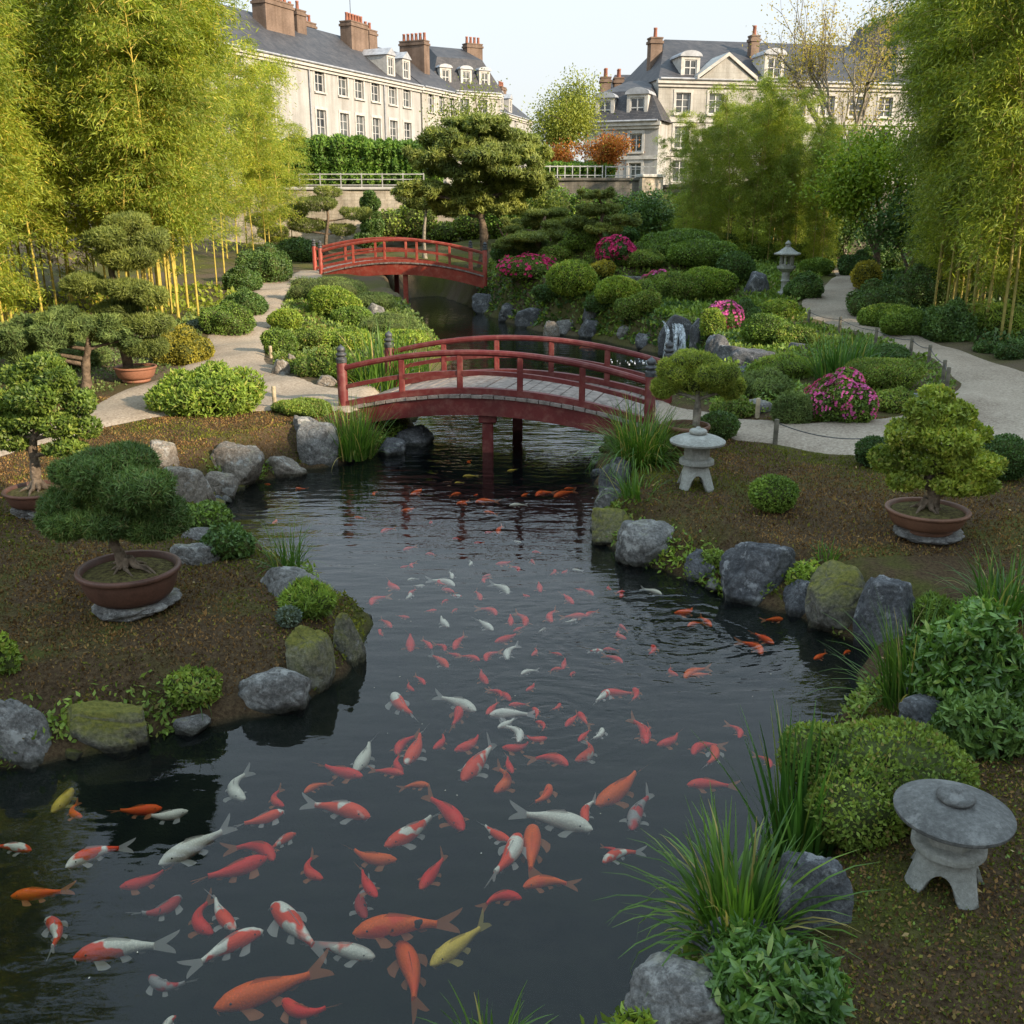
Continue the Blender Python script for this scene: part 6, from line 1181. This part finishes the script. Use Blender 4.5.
KM = {'red': (koi_mat('koi_red', RED, (.74, .06, .016), (.5, .7)), fo_), 'orange': (koi_mat('koi_orange', ORG, (.82, .08, .014), (.5, .68)), fo_), 'white': (koi_mat('koi_white', WHT, (.62, .56, .46), (.5, .75)), fw_), 'yellow': (koi_mat('koi_yellow', YEL, (.5, .33, .05), (.5, .7)), fy_),
      'patch': (koi_mat('koi_patched', WHT, (.82, .065, .018), (.49, .53), None, 3.2), fw_), 'mostly': (koi_mat('koi_mostly_red', WHT, (.80, .07, .018), (.41, .45), None, 2.6), fw_), 'spot': (koi_mat('koi_spotted', ORG, (.80, .07, .018), (.48, .56), (.02, .017, .015)), fo_), 'dark': (koi_mat('koi_dark', (.34, .30, .27), (.5, .04, .03), (.47, .52), (.03, .03, .03)), fw_)}
def koi_geo(bend, seed):
    r = np.random.default_rng(seed); n = 26; t = np.linspace(0, 1, n); BL = .80
    ang = bend*((t-.28)*np.where(t > .28, 1, .35))*2.0; dx = -np.cos(ang); dy = np.sin(ang); ds = BL/(n-1)
    X = .5+np.concatenate([[0], np.cumsum((dx[1:]+dx[:-1])/2*ds)]); Y = np.concatenate([[0], np.cumsum((dy[1:]+dy[:-1])/2*ds)])
    hw = np.interp(t, [0, .02, .06, .14, .25, .38, .52, .68, .84, .95, 1], [.004, .030, .052, .077, .094, .100, .091, .066, .038, .026, .024])
    hh = np.interp(t, [0, .02, .06, .14, .25, .38, .52, .68, .84, .95, 1], [.004, .026, .048, .078, .104, .116, .106, .078, .050, .042, .044])
    m = 14; a = np.arange(m)*2*PI/m; V = []
    nxv, nyv = -np.gradient(Y), np.gradient(X); nl = np.hypot(nxv, nyv); nxv, nyv = nxv/nl, nyv/nl
    for i in range(n):
        c_, s_ = np.cos(a), np.sin(a); s_ = np.where(s_ > 0, s_*.92, s_)
        V.append(np.stack([X[i]+nxv[i]*hw[i]*c_, Y[i]+nyv[i]*hw[i]*c_, hh[i]*s_-.012*(t[i] < .1)], 1))
    V = np.concatenate(V); F = [[i*m+j, i*m+(j+1) % m, (i+1)*m+(j+1) % m, (i+1)*m+j] for i in range(n-1) for j in range(m)]
    mb = MB(); mb.add(V, np.array(F), 0, True); mb.add(V[:m], [list(range(m))[::-1]], 0); mb.add(V[-m:], [list(range(m))], 0)
    for s in (1, -1):                                      # eyes
        v, f = ico(1); i = 4; mb.add(v*.011+np.array([X[i]+nxv[i]*hw[i]*.86*s, nyv[i]*hw[i]*.86*s+Y[i], hh[i]*.42]), f, 2, True)
        for q in (0, 1): mb.tube([(X[1], Y[1]+s*.02, -.02), (X[1]+.012, Y[1]+s*(.034+.014*q), -.034), (X[1]-.004, Y[1]+s*(.05+.02*q), -.045)], [.003, .002, .001], 4, 1)
    def fin(root, tip, back, k=5, curl=.01, wf=0.0):
        R0, R1 = np.array(root[0]), np.array(root[1]); A, B = np.array(tip), np.array(back); G = []
        for u in np.linspace(0, 1, k):
            for w2 in np.linspace(0, 1, k):
                p = (1-u)*((1-w2)*R0+w2*R1)+u*((1-w2)*A+w2*B); p = p+np.array([0, 0, curl*math.sin(u*3)-curl*u*1.3]); bulge = .18*u*math.sin(PI*w2); p = p+((A+B)/2-(R0+R1)/2)*bulge; G.append(p)
        mb.add(G, np.array([[i*k+j, i*k+j+1, (i+1)*k+j+1, (i+1)*k+j] for i in range(k-1) for j in range(k-1)]), 1, True)
    def at(i, s, f=.9, z=-.3): return np.array([X[i]+nxv[i]*hw[i]*s*f, Y[i]+nyv[i]*hw[i]*s*f, hh[i]*z])
    for s in (1, -1):
        e = r.uniform(-.02, .02); p = at(6, s, .9, -.42); q = at(9, s, .85, -.5); out_ = np.array([nxv[7], nyv[7], 0])*s
        fin((p, q), p+out_*.115+np.array([-.045+e, 0, -.02]), q+out_*.075+np.array([-.075+e, 0, -.03]))
        p = at(14, s, .7, -.72); q = at(16, s, .6, -.75); out_ = np.array([nxv[14], nyv[14], 0])*s; fin((p, q), p+out_*.06+np.array([-.035, 0, -.02]), q+out_*.035+np.array([-.06, 0, -.02]))
    top = lambda i, z: np.array([X[i], Y[i], hh[i]*.85+z])
    fin((top(9, 0), top(17, 0)), top(11, .050), top(18, .022), 6, 0)
    bt = lambda i, z: np.array([X[i], Y[i], -hh[i]*.85+z]); fin((bt(18, 0), bt(21, 0)), bt(20, -.055), bt(22, -.03), 4, 0)
    d = np.array([dx[-1], dy[-1], 0]); sd_ = np.array([-d[1], d[0], 0]); e = np.array([X[-1], Y[-1], 0]); roll = .75*(1 if bend >= 0 else -1); up_ = np.array([0, 0, 1])*math.cos(roll)+sd_*math.sin(roll); side = sd_*.02*np.sign(bend+.01)
    for s in (1, -1): fin((e-d*.012, e+up_*s*.038-d*.008), e+d*.105+side*2, e+d*.215+up_*s*.115+side*4, 6, 0)
    return mb
eye_m = plain('koi_eye', (.012, .012, .012), .2, .1, 5, .6)
BENDS = [-1.0, -.62, -.25, .0, .28, .65, 1.05]; KOI = {}
def koi_mesh(kind, bi):
    if (kind, bi) not in KOI: KOI[(kind, bi)] = koi_geo(BENDS[bi], bi).mesh('koi', [KM[kind][0], KM[kind][1], eye_m])
    return KOI[(kind, bi)]
kr = np.random.default_rng(9)
def koi(hx, hy, tx, ty, kind, label, group=None, zd=None, bi=None, grow=1.0):
    z = -(.05+kr.random()**1.5*.20) if zd is None else -zd
    A, B = atz(hx, hy, z), atz(tx, ty, z); L = np.hypot(*(A-B)[:2])
    L = float(np.clip(L, .12, .75))*grow; c = (A+B)/2; o = link('koi', koi_mesh(kind, int(kr.integers(2, 5) if L > .42 else kr.integers(7)) if bi is None else bi), None, (c[0], c[1], z-L*.05), math.atan2(A[1]-B[1], A[0]-B[0]), L)
    return tag(o, label, 'koi', group)
K = [
 (51, 809, 87, 776, 'yellow', 'dim yellow koi curling under the left bank', .16), (82, 815, 56, 806, 'orange', 'orange koi touching the dim yellow one'), (162, 805, 108, 813, 'orange', 'plain orange koi above the white koi with red head'), (188, 808, 137, 823, 'white', 'white koi just below the plain orange one near the left bank'), (245, 796, 213, 771, 'white', 'small clean white koi right of the left bank reflection'), (284, 804, 258, 790, 'red', 'short red koi right of the small white koi'), (65, 864, 126, 831, 'patch', 'orange patched koi slanting below the left bank'), (158, 860, 236, 821, 'white', 'long all white koi slanting upward at left'), (284, 808, 236, 828, 'mostly', 'red and white koi nose to tail with the long white koi'), (273, 857, 246, 826, 'red', 'steep red koi crossing behind the long white koi'), (296, 831, 262, 849, 'mostly', 'red koi with white head right of the steep red koi'), (267, 853, 195, 884, 'red', 'long red koi below the long white koi'), (323, 876, 285, 859, 'red', 'plain red koi pointing right beneath the red and white pair'), (31, 848, -8, 840, 'mostly', 'orange koi cut by the left edge'), (10, 893, 73, 888, 'orange', 'slim orange koi heading left at the left edge'), (45, 915, 76, 944, 'patch', 'small curved patched koi near the left edge'), (119, 884, 178, 874, 'red', 'faint deep red koi left of the long red koi', .26), (213, 930, 172, 902, 'red', 'chunky red koi pointing down right in the lower left'), (180, 892, 143, 930, 'dark', 'mottled dark koi crossing the chunky red koi'), (235, 926, 202, 893, 'patch', 'white koi with red cheek beside the chunky red koi'), (72, 953, 176, 930, 'patch', 'big red and white patched koi at lower left'), (263, 926, 180, 961, 'patch', 'white koi with two red patches pointing up right'), (272, 898, 324, 952, 'patch', 'white koi with a red head pointing up left'), (375, 953, 306, 938, 'mostly', 'red koi with white saddle right of the up left one'), (213, 1002, 332, 963, 'orange', 'largest plain orange koi at the bottom'), (283, 995, 322, 1032, 'red', 'red koi under the largest orange koi'), (176, 1014, 150, 1038, 'patch', 'koi head poking in at the bottom edge'), (150, 972, 178, 1002, 'dark', 'faint dark koi with a red spot at lower left', .18),
 (393, 690, 409, 718, 'patch', 'slim curved koi with orange head left of the swarm'), (476, 708, 438, 690, 'white', 'white koi above a small red one left of the swarm'), (459, 703, 458, 728, 'red', 'small upright red koi under the white koi'), (354, 768, 380, 735, 'white', 'bent white koi with raised tail'), (397, 752, 406, 728, 'red', 'small red koi left of the orange mottled one'), (405, 760, 431, 726, 'mostly', 'orange mottled koi steeply slanted'), (433, 747, 455, 732, 'red', 'short red koi right of the orange mottled one'), (363, 773, 312, 765, 'red', 'red koi meeting the bent white koi head on'), (404, 772, 370, 766, 'red', 'red koi lying flat below the small red pair'), (403, 770, 386, 753, 'red', 'red koi crossing the flat red one'), (304, 791, 328, 776, 'orange', 'small orange koi left of the tall patched koi row'), (430, 784, 398, 781, 'orange', 'slim orange koi below the flat red koi'), (370, 813, 306, 794, 'mostly', 'red koi with white belly pointing right'), (463, 826, 432, 786, 'red', 'dark red koi diving down right'), (384, 842, 448, 811, 'patch', 'banded koi with even red bars'), (462, 776, 497, 737, 'patch', 'bold white koi with two big red patches below the swarm'), (454, 748, 494, 735, 'red', 'red koi just left of the bold patched koi'), (513, 771, 502, 753, 'red', 'small red koi right of the bold patched koi'), (494, 789, 527, 764, 'orange', 'orange koi slanting below the swarm'), (502, 745, 540, 749, 'red', 'red koi at the lower edge of the swarm'), (568, 763, 535, 744, 'red', 'red koi trailing down from the swarm'), (575, 758, 612, 741, 'mostly', 'red and white koi at the lower right of the swarm'), (596, 800, 653, 766, 'orange', 'large plain orange koi right of the swarm'), (549, 782, 545, 808, 'orange', 'orange koi disappearing under the white one'), (593, 825, 514, 802, 'white', 'largest white koi in the centre'), (587, 820, 581, 793, 'patch', 'small patched koi at the nose of the largest white one'), (632, 826, 642, 785, 'dark', 'dusky red koi with pale fins pointing down'), (533, 820, 530, 878, 'orange', 'thick orange koi seen from above pointing up'), (519, 829, 500, 882, 'patch', 'slim patched koi alongside the thick orange one'), (511, 839, 475, 823, 'patch', 'small koi with red back left of the slim patched one'), (603, 860, 636, 839, 'mostly', 'orange koi with pale belly right of the thick orange one'), (420, 886, 448, 850, 'red', 'plain red koi slanting alone in the centre left'), (397, 856, 336, 857, 'orange', 'faded orange koi lying level', .17), (377, 894, 352, 865, 'red', 'red koi above the black spotted orange one'), (366, 915, 350, 878, 'dark', 'grey and red koi beside the black spotted orange one'), (352, 928, 457, 908, 'spot', 'big orange koi with black spots'), (522, 896, 472, 888, 'red', 'red koi pointing right below the thick orange one'), (523, 884, 575, 869, 'orange', 'slim orange red koi pointing left'), (430, 961, 491, 917, 'yellow', 'bright yellow koi with trailing fins'), (398, 936, 433, 1008, 'orange', 'brownish orange koi pointing up at the bottom'), (644, 741, 648, 713, 'red', 'upright red koi right of the swarm'), (657, 743, 692, 734, 'red', 'level red koi right of the upright one'), (693, 752, 709, 732, 'red', 'tilted red koi further right in open water'), (739, 736, 742, 720, 'red', 'small lone red koi near the right bank'), (712, 743, 722, 768, 'mostly', 'pale headed red koi near the tall grass'), (687, 782, 738, 780, 'red', 'long red koi pointing left by the grass tips'), (770, 766, 767, 750, 'red', 'red koi half hidden by the iris blades'), (617, 850, 604, 845, 'red', 'tiny faint red koi in the open dark water', .2),
]
for a in K: koi(*a[:6], None, a[6] if len(a) > 6 else None)
SW = [(488, 712, 538, 709, 'white'), (497, 726, 521, 717, 'white'), (518, 740, 522, 717, 'white'), (486, 713, 500, 699, 'red'), (502, 695, 494, 684, 'red'), (578, 710, 590, 726, 'red'), (565, 725, 580, 711, 'red'), (578, 740, 592, 727, 'red'), (602, 726, 600, 742, 'white'), (633, 686, 643, 702, 'red'), (508, 704, 530, 702, 'red'), (535, 720, 556, 728, 'red'), (532, 706, 545, 718, 'red'), (560, 702, 556, 712, 'red'), (612, 688, 592, 702, 'patch'), (600, 690, 640, 692, 'red'), (647, 742, 645, 722, 'red'), (548, 736, 520, 742, 'red')]
for a in SW: koi(*a, f'{ {"white": "white", "red": "red", "patch": "patched"}[a[4]]} koi jostling in the splashing swarm at mid pond', 'koi of the splashing swarm', .035, None, .95)
Z7 = [(175, 402, 110, 380, 0), (92, 448, 106, 412, 0), (335, 392, 272, 364, 1), (245, 394, 215, 398, 1), (492, 415, 466, 378, 1), (411, 435, 404, 405, 0), (586, 410, 580, 378, 0), (740, 422, 718, 400, 0), (682, 445, 648, 413, 0), (456, 478, 430, 445, 0), (342, 464, 318, 472, 0), (280, 466, 248, 470, 0), (318, 512, 278, 478, 1), (448, 522, 398, 488, 1), (500, 508, 498, 472, 0), (540, 508, 545, 465, 0), (620, 498, 598, 458, 0), (150, 515, 124, 487, 0), (206, 582, 205, 524, 0), (268, 577, 246, 546, 0), (334, 577, 354, 532, 0), (452, 556, 536, 534, 0), (490, 606, 486, 558, 1), (316, 630, 273, 587, 2), (408, 612, 356, 588, 0), (428, 612, 432, 573, 0), (432, 678, 394, 632, 0), (248, 682, 224, 652, 0), (498, 728, 458, 688, 0), (652, 636, 660, 600, 0), (690, 648, 655, 660, 0), (826, 618, 782, 588, 0), (838, 548, 776, 528, 0), (912, 566, 928, 602, 0), (990, 656, 930, 634, 0), (722, 480, 640, 482, 0), (328, 372, 326, 350, 1), (300, 405, 355, 412, 0), (356, 425, 320, 424, 2), (185, 290, 222, 278, 0), (120, 238, 150, 222, 0), (425, 240, 450, 238, 0), (395, 270, 418, 268, 0), (562, 297, 592, 294, 0), (560, 318, 566, 334, 0), (455, 330, 515, 328, 0), (250, 302, 290, 300, 0), (530, 268, 500, 266, 1), (262, 212, 278, 206, 0), (330, 258, 358, 255, 0), (600, 520, 580, 530, 1), (440, 362, 410, 372, 0), (790, 405, 770, 398, 0), (830, 412, 800, 414, 0), (310, 400, 288, 404, 0), (545, 425, 530, 424, 0), (640, 595, 622, 590, 0), (770, 585, 720, 580, 2)]
for a in Z7:
    k_ = ('red', 'white', 'patch')[a[4]]; koi(340+a[0]*.342, 450+a[1]*.342, 340+a[2]*.342, 450+a[3]*.342, k_, {'red': 'small red koi in the loose shoal between swarm and near bridge', 'white': 'small white koi in the loose shoal between swarm and near bridge', 'patch': 'small patched koi in the loose shoal between swarm and near bridge'}[k_], 'koi of the loose shoal', .05+kr.random()**1.4*.16)
BR = [(382, 36, 362, 28, 0), (355, 124, 306, 130, 0), (205, 126, 265, 110, 0), (340, 155, 382, 145, 0), (372, 158, 345, 150, 0), (395, 148, 466, 140, 0), (530, 133, 558, 123, 0), (574, 130, 606, 110, 0), (626, 132, 684, 112, 0), (420, 178, 466, 184, 0), (462, 240, 466, 216, 0), (40, 195, 78, 197, 0), (358, 75, 405, 72, 1), (488, 60, 522, 55, 1), (494, 160, 548, 155, 2), (178, 175, 232, 170, 0), (100, 130, 95, 118, 0), (335, 95, 362, 92, 1), (655, 112, 690, 108, 0), (390, 132, 415, 128, 0)]
for a in BR:
    k_ = ('orange', 'yellow', 'white')[a[4]]; koi(340+a[0]*.342, 450+a[1]*.342, 340+a[2]*.342, 450+a[3]*.342, k_, {'orange': 'orange koi in the dark water by the near bridge shadow', 'yellow': 'dull yellow koi in the dark water by the near bridge shadow', 'white': 'pale koi in the dark water by the near bridge shadow'}[k_], 'koi in the bridge shadow', .035)
RT = [(674, 611, 706, 611), (688, 625, 700, 619), (711, 625, 702, 614), (785, 618, 760, 618), (774, 642, 751, 630), (761, 652, 753, 635), (814, 658, 828, 651), (851, 650, 838, 653), (685, 676, 700, 661), (692, 674, 712, 673), (856, 722, 862, 724)]
for a in RT: koi(*a, 'orange', 'orange koi in the reflection along the right shore', 'koi of the right shore', .035)
koi(662, 593, 642, 586, 'white', 'beige koi breaking the surface below the blocky boulder', None, .03)
for a in ((272, 523, 282, 518), (296, 487, 304, 490), (270, 484, 262, 484)): koi(*a, 'orange', 'orange koi in the green inlet at left', 'koi of the left inlet', .035)
for a in ((567, 346, 620, 347), (660, 352, 640, 353)): koi(*a, 'orange', 'long orange koi behind the near bridge railing', 'koi beyond the near bridge', .035)
# extra shoal
for i in range(30):
    hx, hy = kr.uniform(380, 650), kr.uniform(555, 690); a = kr.uniform(0, 6.28); ln = 10+(hy-555)*.07
    k_ = 'red' if kr.random() < .8 else 'white'; koi(hx, hy, hx+ln*math.cos(a), hy+ln*.6*math.sin(a), k_, f'small {k_} koi in the loose shoal between swarm and near bridge', 'koi of the loose shoal', .06+kr.random()*.16)
